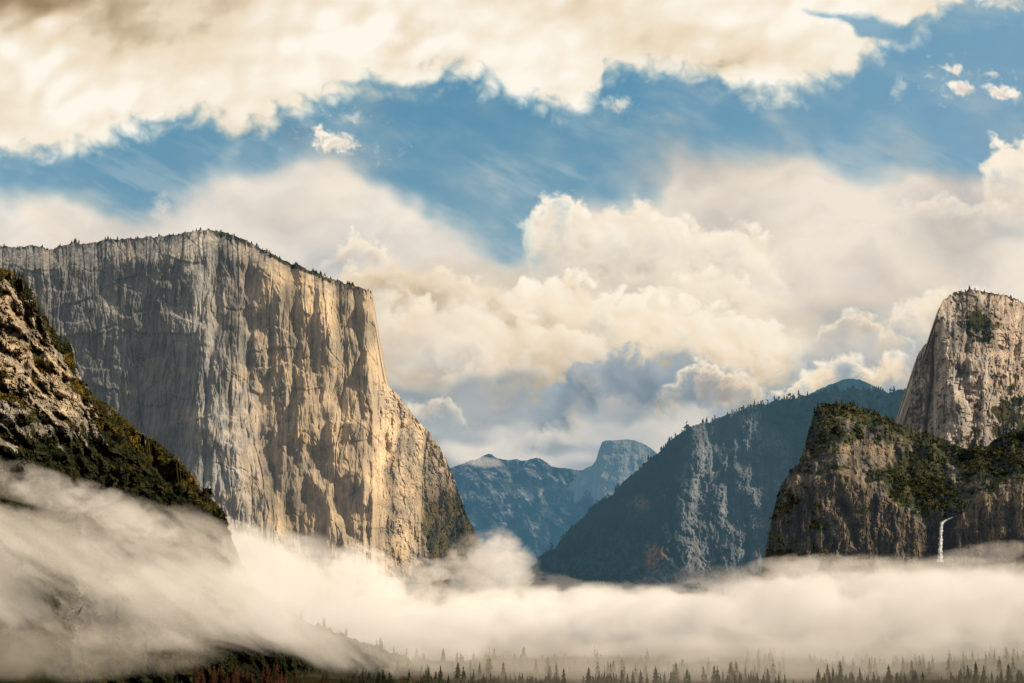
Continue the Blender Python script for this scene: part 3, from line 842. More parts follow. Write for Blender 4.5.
M_HALF = rock_material('hazy_half_dome', (0.40, 0.40, 0.40), (0.20, 0.20, 0.20), (0.4, 0.34, 0.26), (0.03, 0.04, 0.035), (0.05, 0.055, 0.04), haze=(0.105, 0.215, 0.285), haze_k=0.72, streak=(80.0, 500.0), grain=120.0, soft=0.9)
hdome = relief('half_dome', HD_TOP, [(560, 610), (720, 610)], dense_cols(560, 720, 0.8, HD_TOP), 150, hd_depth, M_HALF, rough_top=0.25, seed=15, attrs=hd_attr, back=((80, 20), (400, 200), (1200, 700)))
tag(hdome, 'distant blue dome with one sheer side at the head of the valley', 'mountain', kind='structure')

# ---- the long far ridge between the great wall and the half dome
CL_TOP = [(400, 500), (430, 480), (451, 468), (464, 463), (476, 459), (484, 455.5), (488, 454), (492, 455), (498, 459), (508, 460), (517, 459), (521, 461), (528, 460), (533, 458.5), (537, 457.5), (541, 459), (546, 462), (552, 466), (560, 468), (578, 470), (590, 470), (640, 480)]


def cl_depth(px, py, t, d):
    D = interp(px, [(400, 14600), (500, 14400), (560, 14000), (640, 13700)]) - d * 22
    a = px * 0.8 - py * 0.6
    D = D - ridged(a / 34, py / 90, 0, 4, seed=803) * 260 - fbm(px / 22, py / 18, 1.0, 6, seed=805) * 300
    return D


def cl_attr(px, py, t, d):
    v, tn, wm = far_attr(0.45, 811, 0.8)(px, py, t, d)
    return v + 0.3 * sstep(490, 530, py) - 0.6 * blob(px, py, 560, 496, 14, 26, -40) - 0.4 * blob(px, py, 480, 462, 40, 8), tn + 0.3 * blob(px, py, 560, 496, 14, 26, -40), wm


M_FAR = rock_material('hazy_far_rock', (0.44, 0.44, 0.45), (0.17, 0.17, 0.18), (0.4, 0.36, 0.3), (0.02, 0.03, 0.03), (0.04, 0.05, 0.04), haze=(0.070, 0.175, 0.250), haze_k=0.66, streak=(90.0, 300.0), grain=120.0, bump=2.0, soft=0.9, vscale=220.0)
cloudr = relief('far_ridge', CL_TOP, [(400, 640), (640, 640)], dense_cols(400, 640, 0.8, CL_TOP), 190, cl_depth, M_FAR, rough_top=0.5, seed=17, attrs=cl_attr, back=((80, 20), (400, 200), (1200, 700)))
tag(cloudr, 'far blue mountain ridge with pale slabs beside the great cliff', 'mountain', kind='structure')
# ------------------------------------------------------------------ valley floor: one sheet out to the horizon
FLOOR = -150.0


def ground_z(x, y):
    """Height of the valley floor; it climbs to the overlook under the camera and a little towards both sides."""
    z = FLOOR + 7 * fbm(x / 260.0, y / 260.0, 0.0, 4, seed=901)
    z = z + 60 * sstep(500, 1500, x) * sstep(1000, 2200, y) + 30 * sstep(-300, -1200, x)
    near = -3.0 - 0.30 * np.maximum(y, -40.0) + 3 * fbm(x / 40, y / 40, 0, 3, seed=905)
    return np.maximum(z, np.where(y < 600, near, -1e9))


def build_ground():
    def axis(a, b, fine, coarse, lo, hi):
        return np.unique(np.round(np.concatenate([np.arange(a, b, fine), np.linspace(lo, a, coarse), np.linspace(b, hi, coarse)]), 2))
    xs = axis(-1500, 1700, 16, 40, -60000, 60000)
    ys = axis(-200, 3400, 16, 40, -3000, 61000)
    X, Y = np.meshgrid(xs, ys)
    Z = ground_z(X, Y)
    me = mesh_from('ground', np.stack([X, Y, Z], -1).reshape(-1, 3), grid_quads(len(ys), len(xs))[:, ::-1], smooth=True)
    m, nt, out = new_mat('valley_floor')
    geo = nt.node('ShaderNodeNewGeometry')
    pos = E(nt, geo.outputs['Position'])
    n1 = nt.noise(pos, 1 / 60.0, detail=6.0, rough=0.62)
    n2 = nt.noise(pos, 1 / 7.0, detail=4.0, rough=0.6)
    c = nt.mix(nt.ss(n1, 0.42, 0.62), (0.020, 0.024, 0.012), (0.07, 0.05, 0.02))
    c = nt.vmath('SCALE', c, n2 * 1.4 + 0.3)
    b = nt.node('ShaderNodeBsdfDiffuse'); nt.put(b.inputs['Color'], c)
    bn = nt.node('ShaderNodeBump'); bn.inputs['Distance'].default_value = 4.0; nt.put(bn.inputs['Height'], n2 + n1 * 2.0)
    nt.t.links.new(bn.outputs[0], b.inputs['Normal'])
    nt.t.links.new(b.outputs[0], out.inputs['Surface'])
    g = link('ground', me, m)
    tag(g, 'dark wooded valley floor under the mist', 'ground', kind='structure')


build_ground()
# ------------------------------------------------------------------ mist: real scattering volumes lying in the valley
def mist(label, px, py, dist, rx, ry, rd, dens, seed, scale=150.0, lo=0.05, hi=0.55, amp=1.1, tilt=0.0, tint=(0.996, 0.950, 0.888), flat=1.0, step=1.0, aniso=-0.4, glow=0.018, drift=0.0):
    """One bank of mist: a lumpy hull RX x RY (in the photograph's units at distance DIST) and RD metres deep, filled with broken density that thins to nothing at the hull."""
    c = P(px, py, dist)
    k = dist / FPX
    import bmesh
    bm = bmesh.new()
    bmesh.ops.create_icosphere(bm, subdivisions=4, radius=1.0)
    co = np.array([v.co for v in bm.verts])
    f = 1.0 + 0.10 * fbm(co[:, 0] * 1.6 + seed, co[:, 1] * 1.6, co[:, 2] * 1.6, 3, seed=seed)
    for v, s in zip(bm.verts, f): v.co = v.co * float(s)
    me = bpy.data.meshes.new('mist'); bm.to_mesh(me); bm.free()
    o = link('mist', me)
    o.location = c
    o.scale = (rx * k, rd, ry * k)
    o.rotation_euler = (0, math.radians(tilt), 0)
    m, nt, out = new_mat('mist')
    tcn = nt.node('ShaderNodeTexCoord')
    lx, ly, lz = nt.sep(E(nt, tcn.outputs['Object']))
    geo = nt.node('ShaderNodeNewGeometry')
    wp = E(nt, geo.outputs['Position'])
    wx, wy, wz = nt.sep(wp)
    q = nt.vec(wx * (1 / scale) + seed * 3.7, wy * (0.7 / scale) + seed * 1.3, wz * (1.5 / scale))
    if drift:                                       # drawn out into streaks that slope down to the right
        cc, ss_ = math.cos(drift), math.sin(drift)
        q = nt.vec((wx * cc - wz * ss_) * (0.5 / scale) + seed * 3.7, wy * (0.7 / scale) + seed * 1.3, (wx * ss_ + wz * cc) * (1.5 / scale))
    n = nt.noise(q, 1.0, detail=5.0, rough=0.60, dist=0.6)
    r2 = lx * lx + ly * ly + lz * lz
    f = (1.0 - r2) + (n - 0.5) * (2.2 * amp) - 0.1
    fade = nt.ss(r2, 0.55, 0.98, 1.0, 0.0)
    d = nt.ss(f, lo, hi) * fade * dens
    s = nt.node('ShaderNodeVolumeScatter')
    s.inputs['Color'].default_value = tint + (1.0,)
    s.inputs['Anisotropy'].default_value = aniso
    nt.put(s.inputs['Density'], d)
    e = nt.node('ShaderNodeEmission'); e.inputs['Color'].default_value = (1.0, 0.80, 0.60, 1.0)      # added glow, standing in for light scattered many times in the mist
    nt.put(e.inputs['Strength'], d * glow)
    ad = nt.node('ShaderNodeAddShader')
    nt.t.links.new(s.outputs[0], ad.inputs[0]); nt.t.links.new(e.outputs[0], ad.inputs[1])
    nt.t.links.new(ad.outputs[0], out.inputs['Volume'])
    m.cycles.emission_sampling = 'NONE'
    m.cycles.volume_step_rate = step
    m.cycles.homogeneous_volume = False
    o.data.materials.append(m)
    tag(o, label, 'mist', 'mist banks on the valley floor', 'stuff')
    return o


TAN, DEEP = (0.985, 0.925, 0.835), (0.955, 0.875, 0.765)
# right-hand bank across the valley floor
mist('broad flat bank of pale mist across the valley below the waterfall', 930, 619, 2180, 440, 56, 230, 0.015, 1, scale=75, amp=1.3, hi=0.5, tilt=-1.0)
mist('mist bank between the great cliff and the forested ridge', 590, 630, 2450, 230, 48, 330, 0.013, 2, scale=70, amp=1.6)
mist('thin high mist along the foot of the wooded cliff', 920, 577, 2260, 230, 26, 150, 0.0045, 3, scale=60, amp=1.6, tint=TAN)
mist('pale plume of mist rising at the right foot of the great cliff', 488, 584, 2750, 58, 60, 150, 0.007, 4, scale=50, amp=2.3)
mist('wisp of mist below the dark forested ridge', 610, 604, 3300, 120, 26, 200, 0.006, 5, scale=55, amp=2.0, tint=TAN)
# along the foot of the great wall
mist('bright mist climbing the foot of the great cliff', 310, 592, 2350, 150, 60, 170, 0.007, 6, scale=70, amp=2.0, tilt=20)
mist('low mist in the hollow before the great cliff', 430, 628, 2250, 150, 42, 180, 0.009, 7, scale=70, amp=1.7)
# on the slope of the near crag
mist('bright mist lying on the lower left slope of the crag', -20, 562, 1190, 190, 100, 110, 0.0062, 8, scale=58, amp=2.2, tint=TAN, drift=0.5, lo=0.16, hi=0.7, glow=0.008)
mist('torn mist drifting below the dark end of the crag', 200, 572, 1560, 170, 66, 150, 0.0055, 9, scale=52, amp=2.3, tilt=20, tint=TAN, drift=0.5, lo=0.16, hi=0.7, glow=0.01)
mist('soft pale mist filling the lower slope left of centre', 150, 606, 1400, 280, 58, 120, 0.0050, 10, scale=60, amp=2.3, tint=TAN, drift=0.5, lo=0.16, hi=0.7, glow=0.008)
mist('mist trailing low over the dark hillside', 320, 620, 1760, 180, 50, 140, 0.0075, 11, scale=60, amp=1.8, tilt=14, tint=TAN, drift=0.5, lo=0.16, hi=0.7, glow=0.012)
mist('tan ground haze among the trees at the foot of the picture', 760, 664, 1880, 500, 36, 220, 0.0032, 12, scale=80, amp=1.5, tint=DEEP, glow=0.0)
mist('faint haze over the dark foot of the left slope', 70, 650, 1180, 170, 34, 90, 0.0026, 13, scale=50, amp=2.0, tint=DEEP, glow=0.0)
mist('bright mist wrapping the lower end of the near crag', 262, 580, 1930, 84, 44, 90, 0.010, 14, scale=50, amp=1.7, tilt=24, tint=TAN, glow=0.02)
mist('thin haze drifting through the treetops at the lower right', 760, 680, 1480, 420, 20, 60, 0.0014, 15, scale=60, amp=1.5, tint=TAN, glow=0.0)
# small torn wisps
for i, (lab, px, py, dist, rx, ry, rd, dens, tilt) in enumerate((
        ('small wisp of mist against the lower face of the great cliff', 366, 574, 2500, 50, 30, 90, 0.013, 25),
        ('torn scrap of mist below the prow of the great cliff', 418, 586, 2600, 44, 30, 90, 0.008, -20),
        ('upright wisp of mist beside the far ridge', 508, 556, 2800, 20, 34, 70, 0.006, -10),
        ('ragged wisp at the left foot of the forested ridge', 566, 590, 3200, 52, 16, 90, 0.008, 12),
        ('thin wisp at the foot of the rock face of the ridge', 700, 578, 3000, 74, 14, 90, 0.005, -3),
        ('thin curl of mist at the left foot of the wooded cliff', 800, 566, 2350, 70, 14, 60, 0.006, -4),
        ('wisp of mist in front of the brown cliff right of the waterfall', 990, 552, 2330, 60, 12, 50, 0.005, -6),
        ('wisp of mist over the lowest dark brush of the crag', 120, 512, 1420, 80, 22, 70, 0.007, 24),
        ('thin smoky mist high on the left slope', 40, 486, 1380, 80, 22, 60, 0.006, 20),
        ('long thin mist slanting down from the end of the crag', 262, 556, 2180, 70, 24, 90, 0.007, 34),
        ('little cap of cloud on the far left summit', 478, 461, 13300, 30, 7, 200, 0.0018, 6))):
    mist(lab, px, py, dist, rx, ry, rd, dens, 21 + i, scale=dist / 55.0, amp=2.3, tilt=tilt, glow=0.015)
scene.cycles.volume_bounces = 24
scene.cycles.volume_max_steps = 256
scene.cycles.max_bounces = 28
scene.cycles.diffuse_bounces = 3
# ------------------------------------------------------------------ plants
rs = np.random.RandomState(11)


def plant_material(name, c0, c1, c2=None, haze=None, haze_k=0.0):
    m, nt, out = new_mat(name)
    geo = nt.node('ShaderNodeNewGeometry')
    pos = E(nt, geo.outputs['Position'])
    n = nt.noise(pos, 1 / 14.0, detail=4.0, rough=0.6)
    n2 = nt.noise(pos, 1 / 60.0, detail=3.0, rough=0.6)
    c = nt.mix(nt.ss(n, 0.38, 0.62), c0, c1)
    if c2: c = nt.mix(nt.ss(n2, 0.50, 0.66), c, c2)
    b = nt.node('ShaderNodeBsdfDiffuse'); nt.put(b.inputs['Color'], c)
    sh = b.outputs[0]
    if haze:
        e = nt.node('ShaderNodeEmission'); e.inputs['Color'].default_value = haze + (1.0,)  # distance haze painted on the needles as a fixed emission
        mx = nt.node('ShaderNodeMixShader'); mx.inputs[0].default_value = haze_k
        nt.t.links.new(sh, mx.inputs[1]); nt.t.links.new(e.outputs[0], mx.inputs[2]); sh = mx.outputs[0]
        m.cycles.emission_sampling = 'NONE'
    nt.t.links.new(sh, out.inputs['Surface'])
    return m


M_NEEDLE = plant_material('conifer_needles', (0.020, 0.028, 0.014), (0.050, 0.052, 0.022))
M_RUST = plant_material('rusty_conifer_needles', (0.026, 0.012, 0.008), (0.050, 0.023, 0.013))
M_BARK = plant_material('bark', (0.06, 0.04, 0.03), (0.11, 0.08, 0.06))
M_SHRUB = plant_material('autumn_shrubs', (0.026, 0.030, 0.012), (0.080, 0.066, 0.020), (0.19, 0.12, 0.024))
M_GREENSHRUB = plant_material('slope_shrubs', (0.022, 0.030, 0.014), (0.055, 0.060, 0.022), (0.085, 0.074, 0.03))
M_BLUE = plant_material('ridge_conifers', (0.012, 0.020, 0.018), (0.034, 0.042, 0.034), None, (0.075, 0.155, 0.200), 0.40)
M_DARK = plant_material('dark_crag_trees', (0.010, 0.013, 0.008), (0.026, 0.028, 0.013))


def trunk_mesh(name, h, r):
    n = 6
    a = np.arange(n) * 2 * math.pi / n
    v = []
    for z, rr in ((0, 1.0), (0.3 * h, 0.7), (0.7 * h, 0.4), (0.97 * h, 0.08)):
        v += [(math.cos(t) * r * rr, math.sin(t) * r * rr, z) for t in a]
    q = [(k * n + i, k * n + (i + 1) % n, (k + 1) * n + (i + 1) % n, (k + 1) * n + i) for k in range(3) for i in range(n)]
    return mesh_from(name, v, q)


def crown_arrays(h, width, whorls, per, rng, bottom=0.12, ragged=0.35):
    """Needled boughs in whorls up a spire: drooping fans of leaf-sized triangles with gaps between them."""
    V, T = [], []
    for k in range(whorls):
        t = (k + rng.rand() * 0.6) / whorls
        z = h * (bottom + (1 - bottom) * t)
        rad = width * ((1 - t) ** 0.60) * (0.72 + 0.5 * rng.rand()) + 0.02 * h * (1 - t)
        ph = rng.rand() * 6.28
        for j in range(per):
            if rng.rand() < 0.13: continue
            a = ph + j * 6.283 / per + rng.randn() * 0.25
            l = rad * (1 - ragged * rng.rand())
            dr = l * (0.28 + 0.3 * rng.rand())
            c, s = math.cos(a), math.sin(a)
            wd = 0.33 * l + 0.012 * h
            hz = h / whorls * (0.9 + 0.5 * rng.rand())
            b = len(V)
            V += [(0, 0, z + hz), (c * l * 0.55 - s * wd, s * l * 0.55 + c * wd, z - dr * 0.45), (c * l, s * l, z - dr), (c * l * 0.55 + s * wd, s * l * 0.55 - c * wd, z - dr * 0.45), (c * l * 0.5, s * l * 0.5, z + hz * 0.2)]
            T += [(b, b + 1, b + 4), (b, b + 4, b + 3), (b + 1, b + 2, b + 4), (b + 4, b + 2, b + 3)]
    b = len(V); tw = 0.03 * h * 0.5
    V += [(tw, 0, h * 0.93), (-tw * 0.6, tw, h * 0.93), (-tw * 0.6, -tw, h * 0.93), (0, 0, h * 1.03)]
    T += [(b, b + 1, b + 3), (b + 1, b + 2, b + 3), (b + 2, b, b + 3)]
    return np.array(V, float), np.array(T, int)


TRUNKS, CROWNS, RUSTS, SPARSE, SMALL, BLUES = [], [], [], [], [], []
for i in range(6):
    rng = np.random.RandomState(100 + i)
    wd = 0.21 + 0.08 * rng.rand()
    v, t = crown_arrays(1.0, wd, 20, 8, rng, 0.06 + 0.08 * rng.rand())
    CROWNS.append(mesh_from('crown', v, tris=t)); CROWNS[-1].materials.append(M_NEEDLE)
    RUSTS.append(mesh_from('crown', v, tris=t)); RUSTS[-1].materials.append(M_RUST)
    v, t = crown_arrays(1.0, 0.10, 22, 5, rng, 0.22, 0.6)
    SPARSE.append(mesh_from('crown', v, tris=t)); SPARSE[-1].materials.append(M_NEEDLE)
    TRUNKS.append(trunk_mesh('trunk', 1.0, 0.016)); TRUNKS[-1].materials.append(M_BARK)
    for lst, mt, ww in ((SMALL, M_NEEDLE, 0.26), (BLUES, M_BLUE, 0.26)):
        v, t = crown_arrays(1.0, ww + 0.08 * rng.rand(), 8, 6, rng, 0.05)
        me = mesh_from('conifer_tree', v, tris=t); me.materials.append(mt); lst.append(me)


def big_tree(loc, h, label, group=None, crown=None, name='conifer_tree', lean=0.0):
    """A conifer as a thing: an Empty at its foot with a trunk and a crown."""
    i = rnd.randrange(6)
    e = bpy.data.objects.new(name, None); COL.objects.link(e)
    e.location = loc; e.rotation_euler = (lean * rnd.uniform(-1, 1), lean * rnd.uniform(-1, 1), rnd.uniform(0, 6.28)); e.scale = (h, h, h)
    e.empty_display_size = 0.1
    tag(e, label, 'tree', group)
    link('trunk', TRUNKS[i], None, e)
    link('crown', (crown or CROWNS)[i], None, e)
    return e


def small_tree(loc, h, label, group, lst, wide=1.0):
    o = bpy.data.objects.new('conifer_tree', lst[rnd.randrange(6)]); COL.objects.link(o)
    o.location = loc; o.scale = (h * wide, h * wide, h); o.rotation_euler = (0, 0, rnd.uniform(0, 6.28))
    tag(o, label, 'tree', group)
    return o


# ---- conifers standing up from the valley floor along the foot of the picture
def floor_tree(px, ptop, dist, label, group=None, crown=None, lean=0.03):
    x = (px - 512) / FPX * dist
    x = float(P(px, ptop, dist)[0])
    top = float(P(px, ptop, dist)[2])
    g = float(ground_z(np.array(x), np.array(dist)))
    return big_tree((x, dist, g - 0.5), max(top - g, 14.0), label, group, crown, lean=lean)


G_L, G_C, G_R = 'rust-brown conifers left of centre at the foot of the slope', 'dark conifers below the middle of the mist bank', 'dark conifers below the right half of the mist bank'
L_L, L_C, L_R = 'rust-brown pointed conifer in the row at the foot of the left slope', 'dark conifer among the clump under the middle of the mist bank', 'dark pointed conifer in the row under the right of the mist bank'
for px, py in ((197, 657), (203, 666), (214, 664), (221, 665), (228, 671), (236, 661), (242, 668), (247, 666), (252, 672), (263, 665), (268, 663), (277, 660), (281, 669), (286, 670), (291, 676), (297, 673), (303, 678), (315, 679), (323, 672), (330, 677), (186, 672), (175, 676)):
    floor_tree(px, py, rnd.uniform(1560, 1640), L_L, G_L, RUSTS)
for px, py in ((601, 676), (609, 674), (616, 671), (622, 667), (627, 673), (633, 670), (641, 666), (647, 672), (656, 666), (660, 671), (664, 669), (671, 673), (678, 677), (732, 677), (751, 677), (590, 679)):
    floor_tree(px, py + rnd.uniform(0, 4), rnd.uniform(1560, 1660), L_C, G_C)
for px, py in ((785, 673), (793, 676), (803, 678), (818, 664), (824, 672), (829, 668), (833, 668), (840, 664), (845, 673), (850, 671), (857, 673), (862, 677), (868, 672), (875, 673), (913, 680), (922, 677), (943, 679), (952, 675),
               (961, 668), (968, 663), (975, 660), (983, 664), (991, 670), (1000, 667), (1008, 663), (1018, 666), (1023, 672)):
    floor_tree(px, py + rnd.uniform(0, 4), rnd.uniform(1560, 1660), L_R, G_R)
floor_tree(122, 664, 1500, 'dark broad conifer standing alone at the foot of the left slope')
floor_tree(5, 672, 1480, 'dark conifer top in the bottom left corner')
floor_tree(51, 658, 1530, 'slim olive conifer between the left corner and the lone dark conifer', None, SPARSE)
floor_tree(40, 606, 1270, 'tall thin bare conifer half lost in the mist on the left slope', None, SPARSE)
floor_tree(116, 606, 1430, 'tall slim conifer fading into the mist above the lone dark conifer', None, SPARSE)
floor_tree(146, 640, 1420, 'grey conifer faint in the mist right of the tall slim one', None, SPARSE)


def on_relief(name, px, py=None, dpx=0.0):
    """Surface point of a relief under a column of the photograph: on its rim, or DPX below it."""
    r = RIM[name]
    j = int(np.argmin(np.abs(r['c'] - px)))
    i = 0 if py is None and not dpx else int(np.argmin(np.abs(r['py'][:, j] - (py if py is not None else r['top'][j] + dpx))))
    return r['v'][i, j]


p = on_relief('rocky_crag', 443, 668); big_tree(tuple(p), 36, 'solitary conifer rising from the mist on the dark hillside', None, CROWNS)
for px, py in ((473, 690), (466, 686), (486, 696), (452, 680)):
    p = on_relief('rocky_crag', px, py); big_tree(tuple(p), rnd.uniform(24, 30), 'conifer low on the dark hillside near the solitary one', 'conifers low on the dark hillside', CROWNS)
# ---- dark conifers along the top of the near crag
for px, dpx, h in ((2, 2, 10), (8, 6, 14), (14, 5, 15), (19, 3, 13), (22, 5, 18), (26, 9, 20), (30, 6, 16), (33, 12, 20), (38, 8, 15), (43, 9, 14), (48, 7, 12), (53, 9, 14), (60, 6, 15), (65, 6, 20), (68, 9, 24), (71, 8, 20), (73, 12, 18), (12, 14, 16), (20, 18, 18), (58, 16, 14), (46, 20, 14), (35, 26, 14)):
    p = on_relief('rocky_crag', px, None, dpx); big_tree(tuple(p), h * 1.15, 'dark conifer crowding the top edge of the near crag', 'dark conifers along the top of the near crag')
for px in (100, 108, 118, 126, 137, 146, 153, 170, 178, 190, 201, 209, 216, 222):
    p = on_relief('rocky_crag', px, None, 4); big_tree(tuple(p), rnd.uniform(7, 12), 'small dark conifer on the lower edge of the near crag', 'small conifers down the lower edge of the crag')

# ---- the fringe of pines along the rim of the great wall, and others on the skylines
def rim_row(name, x0, x1, n, hlo, hhi, label, group, lst, back=6.0, wide=1.0, deep=0.0):
    r = RIM[name]
    for k in range(n):
        t_ = (k + rnd.uniform(-0.5, 0.5)) / max(n - 1, 1)
        px = min(max(x0 + (x1 - x0) * (t_ + 0.030 * math.sin(t_ * 41 + x0) + 0.018 * math.sin(t_ * 97 + 2)), x0), x1)        # they stand in loose clumps
        j = int(np.argmin(np.abs(r['c'] - px)))
        i = 0
        if deep and rnd.random() < 0.5: i = int(np.argmin(np.abs(r['py'][:, j] - r['top'][j] - rnd.uniform(0, deep))))
        q = r['v'][i, j]
        h = rnd.uniform(hlo, hhi) * rnd.choice((0.7, 0.9, 1.0, 1.25))
        small_tree((q[0], q[1] + (back if i == 0 else 0), q[2] - 0.04 * h - (0.3 if i == 0 else 0)), h, label, group, lst, wide)


rim_row('granite_cliff', 0, 196, 40, 6, 14, 'small pine on the level left part of the great cliff rim', 'pines on the left part of the great cliff rim', SMALL, wide=1.5, deep=2)
rim_row('granite_cliff', 200, 370, 60, 6, 10, 'round pine on the sloping right part of the great cliff rim', 'pines on the right part of the great cliff rim', SMALL, wide=1.9, deep=6)
rim_row('granite_tower', 962, 1023, 18, 6, 10, 'little pine on the summit of the granite tower', 'pines on the summit of the granite tower', SMALL, wide=1.4)
rim_row('wooded_cliff', 812, 934, 32, 7, 13, 'pine along the top of the wooded shoulder', 'pines along the top of the wooded shoulder', SMALL, wide=1.4, deep=5)
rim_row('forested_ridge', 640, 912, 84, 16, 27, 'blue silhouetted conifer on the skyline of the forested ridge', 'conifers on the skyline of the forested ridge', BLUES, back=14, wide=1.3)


# ---- scrub and forest that nobody could count
def scatter(name, label, relief_name, n, size, mat, seed, weight=None, tall=0.8, tris=26, win=None):
    r = RIM[relief_name]
    rg = np.random.RandomState(seed)
    w_ = np.clip(r['veg'] - 0.35, 0, 1) ** 1.5
    ins = (r['px'] > -30) & (r['px'] < 1054) & (r['py'] < 700)
    if win is not None: ins &= win(r['px'], r['py'])
    w_ = np.where(ins, w_, 0)
    w_[:2] *= 0.3
    # even out: weight by the picture area each sample stands for
    w_ = w_ * np.gradient(r['py'], axis=0) * np.gradient(r['px'], axis=1)
    w_ = np.clip(w_, 0, None).reshape(-1)
    idx = rg.choice(len(w_), n, p=w_ / w_.sum())
    pts = r['v'].reshape(-1, 3)[idx]
    s = size * np.exp(rg.randn(n) * 0.38)
    # leaf-clump triangles through an uneven mound
    d = rg.randn(n, tris, 3); d /= np.linalg.norm(d, axis=2, keepdims=True)
    d *= (rg.rand(n, tris, 1) ** 0.4)
    d[..., 2] = np.abs(d[..., 2]) * tall
    taper = 1 - 0.55 * d[..., 2:3] / tall
    d[..., :2] *= taper
    ctr = pts[:, None] + d * s[:, None, None]
    e1, e2 = rg.randn(n, tris, 3), rg.randn(n, tris, 3)
    k = 0.30 * s[:, None, None]
    V = np.stack([ctr + e1 * k, ctr + e2 * k, ctr - (e1 + e2) * k * 0.5], 2).reshape(-1, 3)
    T = np.arange(len(V)).reshape(-1, 3)
    o = link(name, mesh_from(name, V, tris=T), mat)
    tag(o, label, 'shrubs', None, 'stuff')
    return o


scatter('shrubbery', 'dark green and ochre shrubs on the sunlit part of the near crag', 'rocky_crag', 3600, 3.2, M_SHRUB, 1, win=lambda x, y: (y < interp(x, LC_DARK) + 10))
scatter('shrubbery', 'nearly black brush and small trees over the lower part of the near crag', 'rocky_crag', 3200, 3.8, M_DARK, 2, tall=1.2, win=lambda x, y: (y < 640) & (y > interp(x, LC_DARK) - 6))
scatter('shrubbery', 'green scrub and small trees covering the shoulder above the waterfall', 'wooded_cliff', 3000, 3.8, M_GREENSHRUB, 3, win=lambda x, y: y < 600)
scatter('shrubbery', 'patchy scrub at the dark right foot of the great cliff', 'granite_cliff', 900, 4.0, M_GREENSHRUB, 4, win=lambda x, y: (x > 375) | (y < 300))


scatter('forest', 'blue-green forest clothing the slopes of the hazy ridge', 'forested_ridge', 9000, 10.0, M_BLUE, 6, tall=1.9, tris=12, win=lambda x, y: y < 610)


def forest(label, pts, h0, h1, seed, mat):
    rg = np.random.RandomState(seed)
    base = [crown_arrays(1.0, 0.26 + 0.10 * rg.rand(), 9, 6, rg, 0.02) for _ in range(6)]
    V, T, off = [], [], 0
    for q in pts:
        v, t = base[rg.randint(5)]
        a = rg.rand() * 6.28; h = h0 + (h1 - h0) * rg.rand()
        c, s = math.cos(a), math.sin(a)
        vv = np.stack([v[:, 0] * c - v[:, 1] * s, v[:, 0] * s + v[:, 1] * c, v[:, 2]], 1) * h + q
        V.append(vv); T.append(t + off); off += len(v)
    o = link('forest', mesh_from('forest', np.concatenate(V), tris=np.concatenate(T)), mat)
    tag(o, label, 'forest', None, 'stuff')


n = 620
fy = 1690 + 480 * rs.rand(n) ** 1.2; fx = (rs.uniform(300, 1060, n) - 512) / FPX * fy
fz = ground_z(fx, fy)
forest('dim conifer forest covering the valley floor under the mist', np.stack([fx, fy, fz - 1], 1)[fbm(fx / 70, fy / 120, 0, 3, seed=77) > -0.12], 10, 27, 21, M_NEEDLE)
m_ = 1500
fy = rs.uniform(1590, 1720, m_); fx = (rs.uniform(150, 1060, m_) - 512) / FPX * fy
sel = fbm(fx / 60, fy / 200, 3.0, 3, seed=79) > -0.05
forest('dark mixed brush and young trees along the foot of the picture', np.stack([fx, fy, ground_z(fx, fy) - 1], 1)[sel], 6, 19, 23, M_DARK)
r = RIM['rocky_crag']
ok = np.nonzero(((r['py'] > 600) & (r['py'] < 720) & (r['px'] > 150) & (r['px'] < 500)).reshape(-1))[0]
forest('shadowy conifers on the dark hillside in the mist', r['v'].reshape(-1, 3)[rs.choice(ok, 500)], 10, 20, 22, M_NEEDLE)


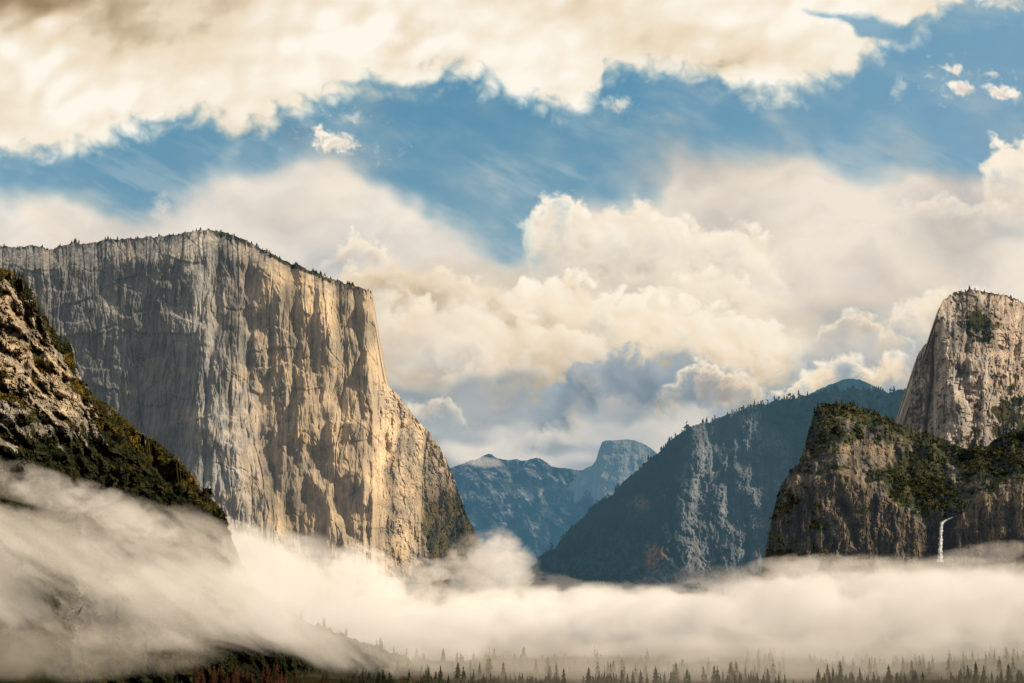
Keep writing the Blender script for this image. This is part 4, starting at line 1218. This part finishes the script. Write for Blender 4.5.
# ------------------------------------------------------------------ the waterfall
def build_fall():
    rg = np.random.RandomState(4)
    root = bpy.data.objects.new('waterfall', None); COL.objects.link(root)
    foot = P(940.5, 560, 2468)
    root.location = foot
    tag(root, 'thin white waterfall dropping from a notch in the brown cliff', 'waterfall')
    def ribbon(name, pts, mat):
        v = []
        nseg, nw = 60, 7
        pts = np.array(pts, float)
        s = np.linspace(0, 1, nseg)
        k = np.linspace(0, 1, len(pts))
        cx, cy, wd, dd = (np.interp(s, k, pts[:, i]) for i in range(4))
        cx = cx + 0.10 * fbm(s * 9, 0.4, 0, 3, seed=5)
        for i in range(nseg):
            for j in range(nw):
                t = j / (nw - 1) * 2 - 1
                off = wd[i] * 0.52 * t * (1 + 0.3 * rg.randn() * (abs(t) > 0.6))
                bulge = -2.2 * (1 - t * t) + 0.8 * rg.randn()
                horiz = 1.0 if name == 'fall' else 0.35
                v.append(P(cx[i] + off * horiz, cy[i] + off * (1 - horiz), dd[i] + bulge) - foot)
        return link(name, mesh_from(name, v, grid_quads(nseg, nw), smooth=True), mat, root)
    m, nt, out = new_mat('white_water')
    geo = nt.node('ShaderNodeNewGeometry')
    x, y, z = nt.sep(E(nt, geo.outputs['Position']))
    nn = nt.noise(nt.vec(x * 0.6, y * 0.6, z * 0.05), 1.0, detail=4.0)
    b = nt.node('ShaderNodeBsdfDiffuse'); nt.put(b.inputs['Color'], nt.mix(nt.ss(nn, 0.3, 0.6), (0.36, 0.40, 0.43), (0.62, 0.65, 0.66)))
    nt.t.links.new(b.outputs[0], out.inputs['Surface'])
    ribbon('stream', [(953, 517.2, 0.8, 2476), (949.5, 518.6, 1.3, 2472), (946, 520.2, 1.8, 2469), (942.4, 522.4, 3.2, 2466)], m)
    ribbon('fall', [(942.6, 521.8, 3.6, 2466), (941.8, 523.6, 3.4, 2464), (941.4, 526, 2.8, 2464), (941.0, 532, 2.9, 2464), (940.8, 538, 3.1, 2464), (940.6, 545, 3.5, 2466), (940.5, 553, 4.2, 2466), (940.4, 562, 5.2, 2468)], m)


build_fall()
